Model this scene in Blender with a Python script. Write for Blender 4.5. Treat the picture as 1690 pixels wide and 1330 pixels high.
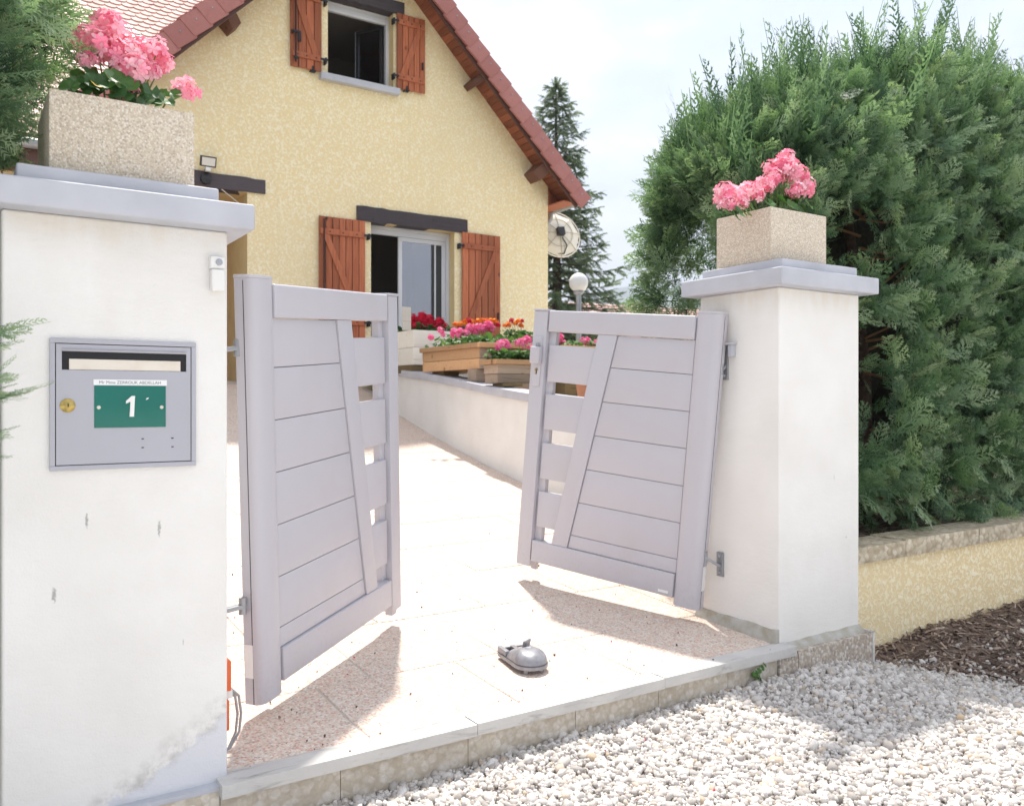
import bpy, bmesh, math, random
import numpy as np
from mathutils import Matrix, Vector
random.seed(7); rng = np.random.default_rng(7)
scn = bpy.context.scene
for o in list(bpy.data.objects): bpy.data.objects.remove(o)
COL = scn.collection

# ------------------------------------------------------------------ camera
YAW = math.radians(33.2); FPX = 1412.0; EYE = 1.2
cam_d = bpy.data.cameras.new('camera'); cam = bpy.data.objects.new('camera', cam_d); COL.objects.link(cam)
cam.location = (0, 0, EYE); cam.rotation_euler = (math.radians(90), 0, -YAW)
cam_d.sensor_width = 36; cam_d.lens = FPX / 1690 * 36
cam_d.shift_y = -(660 - 665) / 1690 * -1
cam_d.clip_start = .05; cam_d.clip_end = 6000
cam_d.dof.use_dof = True; cam_d.dof.focus_distance = 3.7; cam_d.dof.aperture_fstop = cam_d.lens / 1000 / .006
scn.camera = cam

# ------------------------------------------------------------------ sky, sun, exposure
SUN_EL, SUN_AZ = math.radians(67), math.radians(25)
world = bpy.data.worlds.new('World'); scn.world = world; world.use_nodes = True
wn, wl = world.node_tree.nodes, world.node_tree.links
bgn = wn['Background']; bgn.inputs['Strength'].default_value = .15
sky = wn.new('ShaderNodeTexSky'); sky.sky_type = 'NISHITA'; sky.sun_disc = False
sky.sun_elevation = SUN_EL; sky.sun_rotation = SUN_AZ; sky.air_density = 1.0; sky.dust_density = 1.0; sky.ozone_density = 1.0
tc = wn.new('ShaderNodeTexCoord')
mp = wn.new('ShaderNodeMapping'); mp.inputs['Scale'].default_value = (1.0, 1.0, 2.6); mp.inputs['Location'].default_value = (.35, .1, .2)
wl.new(tc.outputs['Generated'], mp.inputs['Vector'])
cn = wn.new('ShaderNodeTexNoise'); cn.inputs['Scale'].default_value = 2.3; cn.inputs['Detail'].default_value = 7; cn.inputs['Roughness'].default_value = .55
wl.new(mp.outputs['Vector'], cn.inputs['Vector'])
cr = wn.new('ShaderNodeMapRange'); cr.interpolation_type = 'SMOOTHSTEP'
cr.inputs['From Min'].default_value = .40; cr.inputs['From Max'].default_value = .62
cr.inputs['To Min'].default_value = 0.0; cr.inputs['To Max'].default_value = 1.0
wl.new(cn.outputs['Fac'], cr.inputs['Value'])
veil = wn.new('ShaderNodeMixRGB'); veil.inputs['Fac'].default_value = .94; veil.inputs['Color2'].default_value = (1.62, 1.79, 2.18, 1); wl.new(sky.outputs['Color'], veil.inputs['Color1'])
cm = wn.new('ShaderNodeMixRGB'); cm.inputs['Color2'].default_value = (2.65, 2.66, 2.70, 1)
wl.new(cr.outputs['Result'], cm.inputs['Fac']); wl.new(veil.outputs['Color'], cm.inputs['Color1'])
wl.new(cm.outputs['Color'], bgn.inputs['Color'])
sun_d = bpy.data.lights.new('sun', 'SUN'); sun = bpy.data.objects.new('sun', sun_d); COL.objects.link(sun)
sun_d.energy = 2.0; sun_d.angle = math.radians(2.2); sun_d.color = (1, .95, .87)
sdir = Vector((math.sin(SUN_AZ) * math.cos(SUN_EL), math.cos(SUN_AZ) * math.cos(SUN_EL), math.sin(SUN_EL)))
sun.rotation_euler = sdir.to_track_quat('Z', 'Y').to_euler(); sun.location = (5, 10, 15)
vs = scn.view_settings; vs.view_transform = 'Standard'; vs.look = 'None'; vs.exposure = 1.98; vs.gamma = 1; vs.use_curve_mapping = False
scn.cycles.use_denoising = True; scn.cycles.max_bounces = 8; scn.cycles.diffuse_bounces = 5; scn.cycles.transparent_max_bounces = 12

# ------------------------------------------------------------------ geometry helpers
_R = np.array([math.cos(YAW), -math.sin(YAW), 0]); _F = np.array([math.sin(YAW), math.cos(YAW), 0]); _C = np.array([0, 0, EYE])
def ray(px, py): return _F + (px - 845) / FPX * _R + np.array([0, 0, (660 - py) / FPX])
def onY(px, py, Y): r = ray(px, py); return _C + r * (Y / r[1])
def gz(Y):
    d = max(Y - 2.8, 0); return .05 * d + .0105 * d * d
def hsh(*a):
    return random.Random(repr(a)).random()

class MB:
    def __init__(s): s.v = []; s.f = []
    def add(s, vs, fs):
        b = len(s.v); s.v += [tuple(p) for p in vs]; s.f += [tuple(i + b for i in f) for f in fs]; return s
    def box(s, x0, x1, y0, y1, z0, z1):
        return s.add([(x0,y0,z0),(x1,y0,z0),(x1,y1,z0),(x0,y1,z0),(x0,y0,z1),(x1,y0,z1),(x1,y1,z1),(x0,y1,z1)],
                     [(0,3,2,1),(4,5,6,7),(0,1,5,4),(1,2,6,5),(2,3,7,6),(3,0,4,7)])
    def hexa(s, b4, t4):
        return s.add(list(b4) + list(t4), [(0,3,2,1),(4,5,6,7),(0,1,5,4),(1,2,6,5),(2,3,7,6),(3,0,4,7)])
    def bar(s, a, b, w, h, up=(0, 0, 1)):
        a, b = Vector(a), Vector(b); d = (b - a).normalized(); sd = d.cross(Vector(up))
        sd = (sd if sd.length > 1e-5 else d.cross(Vector((1, 0, 0)))).normalized(); u = sd.cross(d)
        q = [(-w/2,-h/2),(w/2,-h/2),(w/2,h/2),(-w/2,h/2)]
        return s.hexa([a + sd*x + u*y for x, y in q][::-1], [b + sd*x + u*y for x, y in q][::-1])
    def tube(s, pts, r, n=8, cap=True):
        pts = [Vector(p) for p in pts]; rs = r if isinstance(r, (list, tuple)) else [r] * len(pts); V = []; F = []
        pu = None
        for i, p in enumerate(pts):
            d = (pts[min(i+1, len(pts)-1)] - pts[max(i-1, 0)]).normalized()
            u = d.cross(Vector((0, 0, 1)) if abs(d.z) < .95 else Vector((1, 0, 0))).normalized() if pu is None else (pu - d * pu.dot(d)).normalized()
            pu = u; w = d.cross(u)
            V += [p + (u * math.cos(2*math.pi*k/n) + w * math.sin(2*math.pi*k/n)) * rs[i] for k in range(n)]
        for i in range(len(pts) - 1):
            for k in range(n):
                a = i*n + k; b = i*n + (k+1) % n; F.append((a, b, b + n, a + n))
        if cap: F += [tuple(range(n))[::-1], tuple(range((len(pts)-1)*n, len(pts)*n))]
        return s.add(V, F)
    def lathe(s, prof, n=20, M=None):
        V = []; F = []
        for r, z in prof: V += [Vector((r*math.cos(2*math.pi*k/n), r*math.sin(2*math.pi*k/n), z)) for k in range(n)]
        for i in range(len(prof) - 1):
            for k in range(n):
                a = i*n + k; b = i*n + (k+1) % n; F.append((a, b, b + n, a + n))
        F += [tuple(range(n))[::-1], tuple(range((len(prof)-1)*n, len(prof)*n))]
        if M is not None: V = [M @ v for v in V]
        return s.add(V, F)
    def prism(s, poly, h, M=None):
        n = len(poly); V = [Vector((x, y, 0)) for x, y in poly] + [Vector((x, y, h)) for x, y in poly]
        F = [tuple(range(n))[::-1], tuple(range(n, 2*n))] + [(i, (i+1) % n, (i+1) % n + n, i + n) for i in range(n)]
        if M is not None: V = [M @ v for v in V]
        return s.add(V, F)
    def mesh(s, name, mat, bevel=0, seg=2, smooth=False, fix=True):
        me = bpy.data.meshes.new(name); me.from_pydata([tuple(p) for p in s.v], [], s.f)
        if fix or bevel:
            bm = bmesh.new(); bm.from_mesh(me)
            bmesh.ops.recalc_face_normals(bm, faces=bm.faces)
            if bevel:
                ed = [e for e in bm.edges if len(e.link_faces) == 2 and e.calc_face_angle(0) > .5]
                bmesh.ops.bevel(bm, geom=ed, offset=bevel, segments=seg, profile=.6, affect='EDGES', clamp_overlap=True)
            bm.to_mesh(me); bm.free()
        if mat: me.materials.append(mat)
        if smooth or bevel:
            me.polygons.foreach_set('use_smooth', [True] * len(me.polygons))
            try: me.set_sharp_from_angle(angle=math.radians(smooth if isinstance(smooth, (int, float)) and smooth > 1 else 40))
            except Exception: pass
        return me

WM = {}
def link(name, data, parent=None, M=None):
    o = bpy.data.objects.new(name, data); COL.objects.link(o); M = M or Matrix.Identity(4)
    if parent is not None:
        o.parent = parent; o.matrix_basis = WM[parent.name].inverted() @ M
    else: o.matrix_basis = M
    WM[o.name] = M.copy(); return o
def tag(o, label=None, cat=None, group=None, kind=None):
    for k, v in (('label', label), ('category', cat), ('group', group), ('kind', kind)):
        if v: o[k] = v
    return o
def thing(name, label, cat, loc=(0, 0, 0), group=None, M=None, kind=None):
    return tag(link(name, None, None, M or Matrix.Translation(loc)), label, cat, group, kind)
def part(name, mb, mat, parent, M=None, bevel=0, smooth=False, seg=2):
    me = mb if isinstance(mb, bpy.types.Mesh) else mb.mesh(name, mat, bevel, seg, smooth)
    return link(name, me, parent, M)
def copy_tree(o, M, parent=None):
    c = o.copy(); COL.objects.link(c); c.parent = parent
    c.matrix_basis = (WM[parent.name].inverted() @ M) if parent is not None else M; WM[c.name] = M.copy()
    for ch in o.children:
        if ch is not c: copy_tree(ch, M @ WM[o.name].inverted() @ WM[ch.name], c)
    return c
def scatter_mesh(name, mat, V, F, T, tint=None, smooth=False):
    """joined copies: V (n,3), F (m,3) triangles, T list of (R 3x3 scaled, t) as arrays R (N,3,3), t (N,3)"""
    R, t = T; N = len(t); n = len(V); m = len(F)
    P = (np.einsum('kij,nj->kni', R, V) + t[:, None, :]).reshape(-1, 3).astype(np.float32)
    I = (np.asarray(F)[None] + (np.arange(N) * n)[:, None, None]).reshape(-1).astype(np.int32)
    me = bpy.data.meshes.new(name); me.vertices.add(N*n); me.vertices.foreach_set('co', P.ravel())
    me.loops.add(len(I)); me.loops.foreach_set('vertex_index', I)
    me.polygons.add(N*m); me.polygons.foreach_set('loop_start', np.arange(0, N*m*3, 3, dtype=np.int32))
    try: me.polygons.foreach_set('loop_total', np.full(N*m, 3, dtype=np.int32))
    except Exception: pass
    if smooth: me.polygons.foreach_set('use_smooth', np.ones(N*m, dtype=bool))
    me.update(calc_edges=True)
    if tint is not None:
        a = me.attributes.new('tint', 'FLOAT', 'POINT'); a.data.foreach_set('value', np.repeat(tint, n).astype(np.float32))
    me.materials.append(mat); return me
TIP = .62    # young growth at the tips of a spray is a paler green
def join_meshes(name, mat, items):
    """items: list of (V,F,R,t,tint) blocks of differing prototypes, joined into one mesh"""
    Ps, Is, Ts, off = [], [], [], 0
    for V, F, R, t, tint in items:
        N = len(t); n = len(V)
        if N == 0: continue
        Ps.append((np.einsum('kij,nj->kni', R, V) + t[:, None, :]).reshape(-1, 3))
        Is.append((np.asarray(F)[None] + (np.arange(N) * n)[:, None, None]).reshape(-1) + off); Ts.append((tint[:, None] + TIP * (V[None, :, 1] - .45)).ravel() if V[:, 1].max() > .85 and n > 40 else np.repeat(tint, n)); off += N*n
    P = np.concatenate(Ps).astype(np.float32); I = np.concatenate(Is).astype(np.int32); T = np.concatenate(Ts).astype(np.float32)
    me = bpy.data.meshes.new(name); me.vertices.add(len(P)); me.vertices.foreach_set('co', P.ravel())
    me.loops.add(len(I)); me.loops.foreach_set('vertex_index', I); M = len(I) // 3
    me.polygons.add(M); me.polygons.foreach_set('loop_start', np.arange(0, M*3, 3, dtype=np.int32))
    try: me.polygons.foreach_set('loop_total', np.full(M, 3, dtype=np.int32))
    except Exception: pass
    me.update(calc_edges=True)
    a = me.attributes.new('tint', 'FLOAT', 'POINT'); a.data.foreach_set('value', T)
    me.materials.append(mat); return me
def basis(axis, nrm, s):
    """rows of frames: local x = side, y = axis, z = normal; arrays (N,3)"""
    axis = np.asarray(axis, dtype=float); a = axis / np.linalg.norm(axis, axis=1, keepdims=True)
    sd = np.cross(a, np.asarray(nrm, dtype=float)); sd /= np.linalg.norm(sd, axis=1, keepdims=True) + 1e-9
    nn = np.cross(sd, a)
    return np.stack([sd, a, nn], axis=2) * s[:, None, None]

# ------------------------------------------------------------------ materials
def rgb(r, g, b): return (r, g, b, 1)
def mat(name, col, rough=.6, spec=.4, metal=0, noise=None, bump=None, col2=None, obj=True, coat=0):
    """noise=(scale, low, high) mixes col->col2; bump=(scale, strength, distance)"""
    m = bpy.data.materials.new(name); m.use_nodes = True; n, l = m.node_tree.nodes, m.node_tree.links
    b = n['Principled BSDF']; b.inputs['Base Color'].default_value = rgb(*col); b.inputs['Roughness'].default_value = rough
    b.inputs['Specular IOR Level'].default_value = spec; b.inputs['Metallic'].default_value = metal; b.inputs['Coat Weight'].default_value = coat
    t = n.new('ShaderNodeTexCoord'); src = t.outputs['Object']
    if noise:
        t1 = n.new('ShaderNodeTexNoise'); t1.inputs['Scale'].default_value = noise[0]; t1.inputs['Detail'].default_value = 6; l.new(src, t1.inputs['Vector'])
        r = n.new('ShaderNodeMapRange'); r.inputs['From Min'].default_value = noise[1]; r.inputs['From Max'].default_value = noise[2]; l.new(t1.outputs['Fac'], r.inputs['Value'])
        x = n.new('ShaderNodeMixRGB'); x.inputs['Color1'].default_value = rgb(*col); x.inputs['Color2'].default_value = rgb(*(col2 or [c*.7 for c in col]))
        l.new(r.outputs['Result'], x.inputs['Fac']); l.new(x.outputs['Color'], b.inputs['Base Color'])
    if bump:
        t2 = n.new('ShaderNodeTexNoise'); t2.inputs['Scale'].default_value = bump[0]; t2.inputs['Detail'].default_value = 5; l.new(src, t2.inputs['Vector'])
        u = n.new('ShaderNodeBump'); u.inputs['Strength'].default_value = bump[1]; u.inputs['Distance'].default_value = bump[2]
        l.new(t2.outputs['Fac'], u.inputs['Height']); l.new(u.outputs['Normal'], b.inputs['Normal'])
    return m
class NT:
    """small wrapper to write node graphs tersely"""
    def __init__(s, name, rough=.7, spec=.3):
        s.m = bpy.data.materials.new(name); s.m.use_nodes = True; s.n = s.m.node_tree.nodes; s.l = s.m.node_tree.links
        s.b = s.n['Principled BSDF']; s.b.inputs['Roughness'].default_value = rough; s.b.inputs['Specular IOR Level'].default_value = spec
        s.obj = s.n.new('ShaderNodeTexCoord').outputs['Object']
    def put(s, sock, v):
        if hasattr(v, 'links'): s.l.new(v, sock)
        else: sock.default_value = v
    def mapping(s, scale, loc=(0, 0, 0), v=None, rot=(0, 0, 0)):
        q = s.n.new('ShaderNodeMapping'); q.inputs['Scale'].default_value = scale; q.inputs['Location'].default_value = loc; q.inputs['Rotation'].default_value = rot
        s.l.new(v or s.obj, q.inputs['Vector']); return q.outputs['Vector']
    def noise(s, scale, v=None, detail=5, rough=.5, dist=0, out='Fac'):
        q = s.n.new('ShaderNodeTexNoise'); q.inputs['Scale'].default_value = scale; q.inputs['Detail'].default_value = detail
        q.inputs['Roughness'].default_value = rough; q.inputs['Distortion'].default_value = dist; s.l.new(v or s.obj, q.inputs['Vector']); return q.outputs[out]
    def voro(s, scale, v=None, out='Color', feature='F1', rand=1):
        q = s.n.new('ShaderNodeTexVoronoi'); q.feature = feature; q.inputs['Scale'].default_value = scale; q.inputs['Randomness'].default_value = rand
        s.l.new(v or s.obj, q.inputs['Vector']); return q.outputs[out]
    def rng(s, v, a, b, c=0, d=1, smooth=False):
        q = s.n.new('ShaderNodeMapRange'); s.put(q.inputs['Value'], v)
        if smooth: q.interpolation_type = 'SMOOTHSTEP'
        for k, w in (('From Min', a), ('From Max', b), ('To Min', c), ('To Max', d)): q.inputs[k].default_value = w
        return q.outputs['Result']
    def mix(s, f, a, b, mode='MIX'):
        q = s.n.new('ShaderNodeMixRGB'); q.blend_type = mode; s.put(q.inputs['Fac'], f)
        for k, w in (('Color1', a), ('Color2', b)): s.put(q.inputs[k], rgb(*w) if isinstance(w, tuple) and len(w) == 3 else w)
        return q.outputs['Color']
    def math(s, op, a, b=0):
        q = s.n.new('ShaderNodeMath'); q.operation = op; s.put(q.inputs[0], a); s.put(q.inputs[1], b); return q.outputs[0]
    def sep(s, v=None):
        q = s.n.new('ShaderNodeSeparateXYZ'); s.l.new(v or s.obj, q.inputs[0]); return q.outputs
    def sepc(s, v):
        q = s.n.new('ShaderNodeSeparateColor'); s.l.new(v, q.inputs[0]); return q.outputs
    def attr(s, name):
        q = s.n.new('ShaderNodeAttribute'); q.attribute_name = name; return q.outputs['Fac']
    def orand(s): return s.n.new('ShaderNodeObjectInfo').outputs['Random']
    def ramp(s, f, stops, const=False):
        q = s.n.new('ShaderNodeValToRGB'); s.l.new(f, q.inputs[0]); e = q.color_ramp.elements
        if const: q.color_ramp.interpolation = 'CONSTANT'
        while len(e) < len(stops): e.new(.5)
        for k, (p, c) in enumerate(stops): e[k].position = p; e[k].color = rgb(*c)
        return q.outputs['Color']
    def bump(s, h, strength, dist, prev=None):
        q = s.n.new('ShaderNodeBump'); q.inputs['Strength'].default_value = strength; q.inputs['Distance'].default_value = dist
        s.l.new(h, q.inputs['Height'])
        if prev: s.l.new(prev, q.inputs['Normal'])
        return q.outputs['Normal']
    def done(s, col=None, nrm=None, rough=None):
        if col is not None: s.put(s.b.inputs['Base Color'], rgb(*col) if isinstance(col, tuple) else col)
        if nrm is not None: s.l.new(nrm, s.b.inputs['Normal'])
        if rough is not None: s.put(s.b.inputs['Roughness'], rough)
        return s.m

def m_white_render(name, patch=False, scuffs=(), chips=True):
    t = NT(name, .85, .2)
    c = t.mix(t.rng(t.noise(3, detail=4), .35, .7), (.80, .785, .76), (.74, .72, .69))
    st = t.rng(t.noise(1.4, t.mapping((2.2, 2.2, .5)), detail=6, rough=.65), .56, .80)
    c = t.mix(t.math('MULTIPLY', st, .2), c, (.62, .58, .51))
    x, y, z = t.sep()
    # ochre run-off just under the cap, broken by noise
    topm = t.math('MULTIPLY', t.rng(z, 1.60, 1.735, 0, 1, True), t.rng(t.noise(7, t.mapping((3, 3, .7)), detail=5), .38, .72))
    c = t.mix(t.math('MULTIPLY', topm, .26), c, (.62, .48, .27))
    if patch:   # worn grey cement patch low on the pillar, with a ragged slanted upper edge
        e = t.math('ADD', t.math('MULTIPLY', t.math('SUBTRACT', x, .40), .62), t.math('MULTIPLY', t.math('SUBTRACT', t.noise(9, detail=7, rough=.65), .5), .16))
        d = t.math('SUBTRACT', e, z)
        pm = t.rng(d, .0, .012, 0, 1, True)
        edge = t.math('MULTIPLY', t.rng(d, -.075, .0, 0, 1), t.rng(d, .035, .0, 0, 1))
        c = t.mix(pm, c, (.67, .675, .71))
        c = t.mix(t.math('MULTIPLY', edge, t.rng(t.noise(22, detail=8, rough=.7), .42, .66)), c, (.50, .48, .46))
    for (sx, sz, w, h) in [(a_, b_, w_*.8, h_*.9) for a_, b_, w_, h_ in scuffs]:
        dx = t.math('DIVIDE', t.math('SUBTRACT', x, sx), w); dz = t.math('DIVIDE', t.math('SUBTRACT', z, sz), h)
        r = t.math('ADD', t.math('ADD', t.math('MULTIPLY', dx, dx), t.math('MULTIPLY', dz, dz)), t.math('MULTIPLY', t.math('SUBTRACT', t.noise(160, detail=3), .5), 2.6))
        c = t.mix(t.rng(r, .9, .1, 0, .7), c, (.24, .23, .22))
    b = t.bump(t.noise(150, detail=6, rough=.65), .45, .004); b = t.bump(t.noise(18, t.mapping((1, 1, 2.2)), detail=4), .22, .012, b)
    return t.done(c, b)
def m_paint(name, col, dirt=.25, rough=.5, bscale=30, bstr=.12):
    t = NT(name, rough, .4)
    c = t.mix(t.rng(t.noise(5, detail=5), .4, .75), col, tuple(v * (1 - dirt * .5) for v in col))
    c = t.mix(t.math('MULTIPLY', t.rng(t.noise(40, detail=6, rough=.7), .66, .78), dirt), c, (.16, .15, .13))
    return t.done(c, t.bump(t.noise(bscale, detail=6), bstr, .004))
def m_gate(name, col):
    t = NT(name, .38, .5)
    r = t.orand(); c = t.mix(r, tuple(v * .985 for v in col), tuple(min(1, v * 1.015) for v in col))
    c = t.mix(t.math('MULTIPLY', t.rng(t.noise(6, t.mapping((1, 1, .4)), detail=6, rough=.65), .5, .8), .16), c, (.42, .37, .31))
    z = t.sep()[2]; splash = t.math('MULTIPLY', t.rng(z, .30, .0, 0, 1), t.rng(t.noise(55, detail=6, rough=.7), .52, .72))
    c = t.mix(t.math('MULTIPLY', splash, .5), c, (.40, .33, .26))
    c = t.mix(t.math('MULTIPLY', t.rng(t.noise(24, t.mapping((9, 9, .35)), detail=5, rough=.6), .60, .74), .16), c, (.36, .33, .30))
    return t.done(c, t.bump(t.noise(400, detail=2), .02, .001), t.rng(t.noise(20, detail=4), .3, .7, .34, .46))
def m_aggregate(name, cols, scale, gap, bstr=.5, bdist=.004, rough=.75, dirt=.0):
    t = NT(name, rough, .35)
    v = t.mapping((1, 1, 1)); cc = t.voro(scale, v); s = t.sepc(cc)
    c = t.ramp(s[0], [(i / len(cols), k) for i, k in enumerate(cols)], True)
    d = t.voro(scale, v, 'Distance'); c = t.mix(t.rng(d, .45, .8), c, gap)
    fine = t.voro(scale * 2.7, v); c = t.mix(t.math('MULTIPLY', t.sepc(fine)[1], .25), c, (.25, .22, .19))
    if dirt: c = t.mix(t.math('MULTIPLY', t.rng(t.noise(2.2, detail=6), .45, .75), dirt), c, (.22, .19, .15))
    n = t.bump(t.math('SUBTRACT', 1, d), bstr, bdist)
    return t.done(c, n)
def m_yellow(name, base, dark, light, sc=30):
    """thrown roughcast: short worm-like flakes standing proud, pale on top"""
    t = NT(name, .9, .15)
    w = t.noise(sc * .5, out='Color', detail=2); mv = t.n.new('ShaderNodeVectorMath'); mv.operation = 'MULTIPLY_ADD'
    t.l.new(w, mv.inputs[0]); mv.inputs[1].default_value = (.09, .09, .09); t.l.new(t.obj, mv.inputs[2])
    n1 = t.noise(sc, mv.outputs[0], detail=4, rough=.55); n2 = t.noise(sc * 2.6, mv.outputs[0], detail=3)
    h = t.math('ADD', t.rng(n1, .42, .62, 0, 1, True), t.math('MULTIPLY', n2, .35))
    c = t.mix(t.rng(h, .25, 1.05), dark, base); c = t.mix(t.rng(h, .9, 1.3), c, light)
    c = t.mix(t.math('MULTIPLY', t.rng(t.noise(.5, detail=4), .4, .7), .25), c, tuple(v * .86 for v in base))
    c = t.mix(t.math('MULTIPLY', t.rng(t.noise(3, t.mapping((3, 3, .18)), detail=6, rough=.65), .55, .8), .22), c, tuple(v * .72 for v in dark))
    return t.done(c, t.bump(h, .42, .008))
def m_wood(name, a, b, dark, axis=2, sc=1.0, rough=.65):
    t = NT(name, rough, .3)
    s = [34 * sc] * 3; s[axis] = 1.6 * sc
    q = t.n.new('ShaderNodeVectorMath'); q.operation = 'ADD'; t.l.new(t.obj, q.inputs[0])
    cx = t.n.new('ShaderNodeCombineXYZ'); r = t.orand(); rr = t.math('MULTIPLY', r, 17)
    for i in range(3): t.l.new(rr, cx.inputs[i])
    t.l.new(cx.outputs[0], q.inputs[1])
    v = t.mapping(tuple(s), v=q.outputs[0]); n1 = t.noise(1, v, detail=5, rough=.6, dist=.6)
    c = t.mix(t.rng(n1, .3, .7), a, b); c = t.mix(t.rng(n1, .56, .74), c, dark)
    kn = t.voro(3.2 * sc, t.mapping((1.6, 1.6, 1), v=q.outputs[0]), 'Distance'); c = t.mix(t.rng(kn, .13, .06), c, dark)
    hs = t.n.new('ShaderNodeHueSaturation'); t.l.new(c, hs.inputs['Color']); t.l.new(t.rng(r, 0, 1, .70, 1.25), hs.inputs['Value'])
    return t.done(hs.outputs['Color'], t.bump(n1, .25, .003))
def m_leaf(name, cols, trans=.25, rough=.55, spec=.3, obj_rand=False, tcol=None):
    """thin foliage: principled + translucent; tint picks a colour per spray or leaf"""
    t = NT(name, rough, spec)
    f = t.orand() if obj_rand else t.attr('tint')
    c = t.ramp(f, [(i / max(1, len(cols) - 1), k) for i, k in enumerate(cols)]); t.done(c)
    tr = t.n.new('ShaderNodeBsdfTranslucent')
    g = t.mix(1.0, c, tcol or (1.25, 1.35, .8), 'MULTIPLY'); t.l.new(g, tr.inputs['Color'])
    mx = t.n.new('ShaderNodeMixShader'); mx.inputs[0].default_value = trans
    t.l.new(t.b.outputs[0], mx.inputs[1]); t.l.new(tr.outputs[0], mx.inputs[2]); t.l.new(mx.outputs[0], t.n['Material Output'].inputs['Surface'])
    return t.m

GREY = (.505, .492, .535)
M = dict(
    gate=m_gate('gate_lacquer', GREY), gate_dark=mat('gate_rubber', (.10, .10, .11), .6),
    steel=mat('hinge_steel', (.33, .34, .36), .45, .5, .6, bump=(60, .1, .002)), zinc=mat('zinc', (.42, .43, .45), .45, .5, .5, noise=(9, .4, .7), col2=(.3, .31, .33)),
    cap=m_paint('cap_paint', (.50, .51, .56), .3, .55, 26, .22), box=m_paint('mailbox_lacquer', (.41, .41, .455), .08, .42, 90, .03),
    green=m_paint('enamel_green', (.010, .15, .118), .25, .3, 40, .05), white=mat('white_paint', (.78, .78, .76), .45), cream=mat('cream_metal', (.72, .66, .58), .5, noise=(20, .4, .7), col2=(.66, .59, .50)),
    black=mat('black_gap', (.012, .012, .014), .6), brass=mat('brass', (.55, .42, .14), .32, .5, .85, noise=(60, .4, .7), col2=(.36, .26, .09)),
    sticker=mat('sticker_paper', (.80, .80, .80), .5), ink=mat('ink', (.16, .16, .18), .7), plastic=mat('white_plastic', (.76, .75, .73), .4), button=mat('grey_button', (.36, .37, .41), .45),
    concrete=m_aggregate('planter_aggregate', [(.70,.60,.47),(.76,.68,.57),(.60,.50,.38),(.80,.74,.65),(.66,.55,.42),(.74,.65,.53),(.50,.42,.34)], 170, (.62,.53,.42), .5, .004),
    slab=m_aggregate('washed_pebbles', [(.67,.555,.46),(.72,.62,.535),(.60,.35,.285),(.77,.695,.62),(.46,.385,.34),(.71,.525,.435),(.79,.735,.67),(.66,.44,.36)], 110, (.71,.615,.53), .4, .003),
    joint=mat('joint_mortar', (.50, .45, .40), .9, bump=(80, .3, .004)), mortar=mat('grey_mortar', (.46, .45, .42), .9, noise=(14, .4, .65), col2=(.36, .33, .26), bump=(40, .5, .008)),
    gutter_brown=mat('brown_paint', (.10, .045, .035), .5), beam=m_wood('dark_beam', (.060, .050, .058), (.090, .075, .080), (.035, .03, .033), 0),
    shutter=m_wood('shutter_wood', (.30, .082, .038), (.54, .185, .088), (.10, .030, .017), 2, .8), soffit=m_wood('soffit_wood', (.25, .080, .042), (.33, .115, .060), (.14, .045, .02), 1),
    purlin=m_wood('purlin_wood', (.12, .055, .040), (.16, .075, .052), (.05, .022, .018), 1), iron=mat('black_iron', (.025, .025, .03), .5, .5, .4),
    frame=mat('window_frame', (.62, .63, .66), .35), dark=mat('dark_room', (.30, .27, .25), .9), pvc=mat('grey_pvc', (.40, .41, .42), .4),
    verge=None, yellow=m_yellow('yellow_roughcast', (.93, .805, .53), (.87, .715, .42), (.96, .895, .71)), yellow2=m_yellow('yellow_wall_roughcast', (.92, .81, .55), (.81, .65, .38), (.95, .87, .68), 38),
    plain_yellow=mat('smooth_yellow', (.72, .57, .31), .9, noise=(4, .4, .7), col2=(.66, .51, .26), bump=(60, .1, .003)),
    plainwhite=m_white_render('driveway_wall_render'), soil=mat('potting_soil', (.035, .025, .018), .95, bump=(60, .8, .02)),
    pale_wood=m_wood('planter_wood', (.50, .29, .15), (.60, .37, .20), (.24, .13, .06), 0), grey_wood=m_wood('weathered_wood', (.34, .26, .20), (.44, .34, .26), (.16, .12, .09), 0),
    old_wood=m_wood('old_block_wood', (.17, .12, .06), (.24, .17, .08), (.07, .05, .03), 0), terracotta=mat('terracotta', (.48, .22, .13), .8, noise=(12, .4, .7), col2=(.42, .18, .10)),
    pink_pot=mat('pale_pot', (.66, .52, .46), .7), bark=mat('bark', (.085, .055, .042), .95, noise=(30, .35, .65), col2=(.04, .026, .02), bump=(50, .9, .02)),
    twig=mat('twig', (.20, .11, .055), .85), stem=mat('stem_green', (.16, .24, .07), .6), orange=mat('orange_plastic', (.72, .13, .035), .4),
    cable=mat('grey_cable', (.34, .34, .35), .5), black_plastic=mat('black_plastic', (.03, .03, .033), .4), globe=mat('opal_glass', (.74, .74, .73), .25), dish=mat('dish_paint', (.78, .74, .64), .45), dish_rib=mat('dish_rib', (.52, .46, .35), .6),
    lawn=mat('lawn_ground', (.06, .09, .03), .95, noise=(3, .4, .7), col2=(.09, .08, .04)), led=mat('lamp_glass', (.75, .72, .66), .25, .6),
)
def m_tile(name, cols, rough=.5, coat=0):
    t = NT(name, rough, .45); r = t.orand()
    c = t.ramp(r, [(i / (len(cols) - 1), k) for i, k in enumerate(cols)])
    t.b.inputs['Specular IOR Level'].default_value = .25
    c = t.mix(t.math('MULTIPLY', t.rng(t.noise(13, detail=6, rough=.65), .5, .8), .35), c, tuple(v * .6 for v in cols[0]))
    t.b.inputs['Coat Weight'].default_value = coat
    return t.done(c, t.bump(t.noise(45, detail=4), .15, .003))
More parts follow.
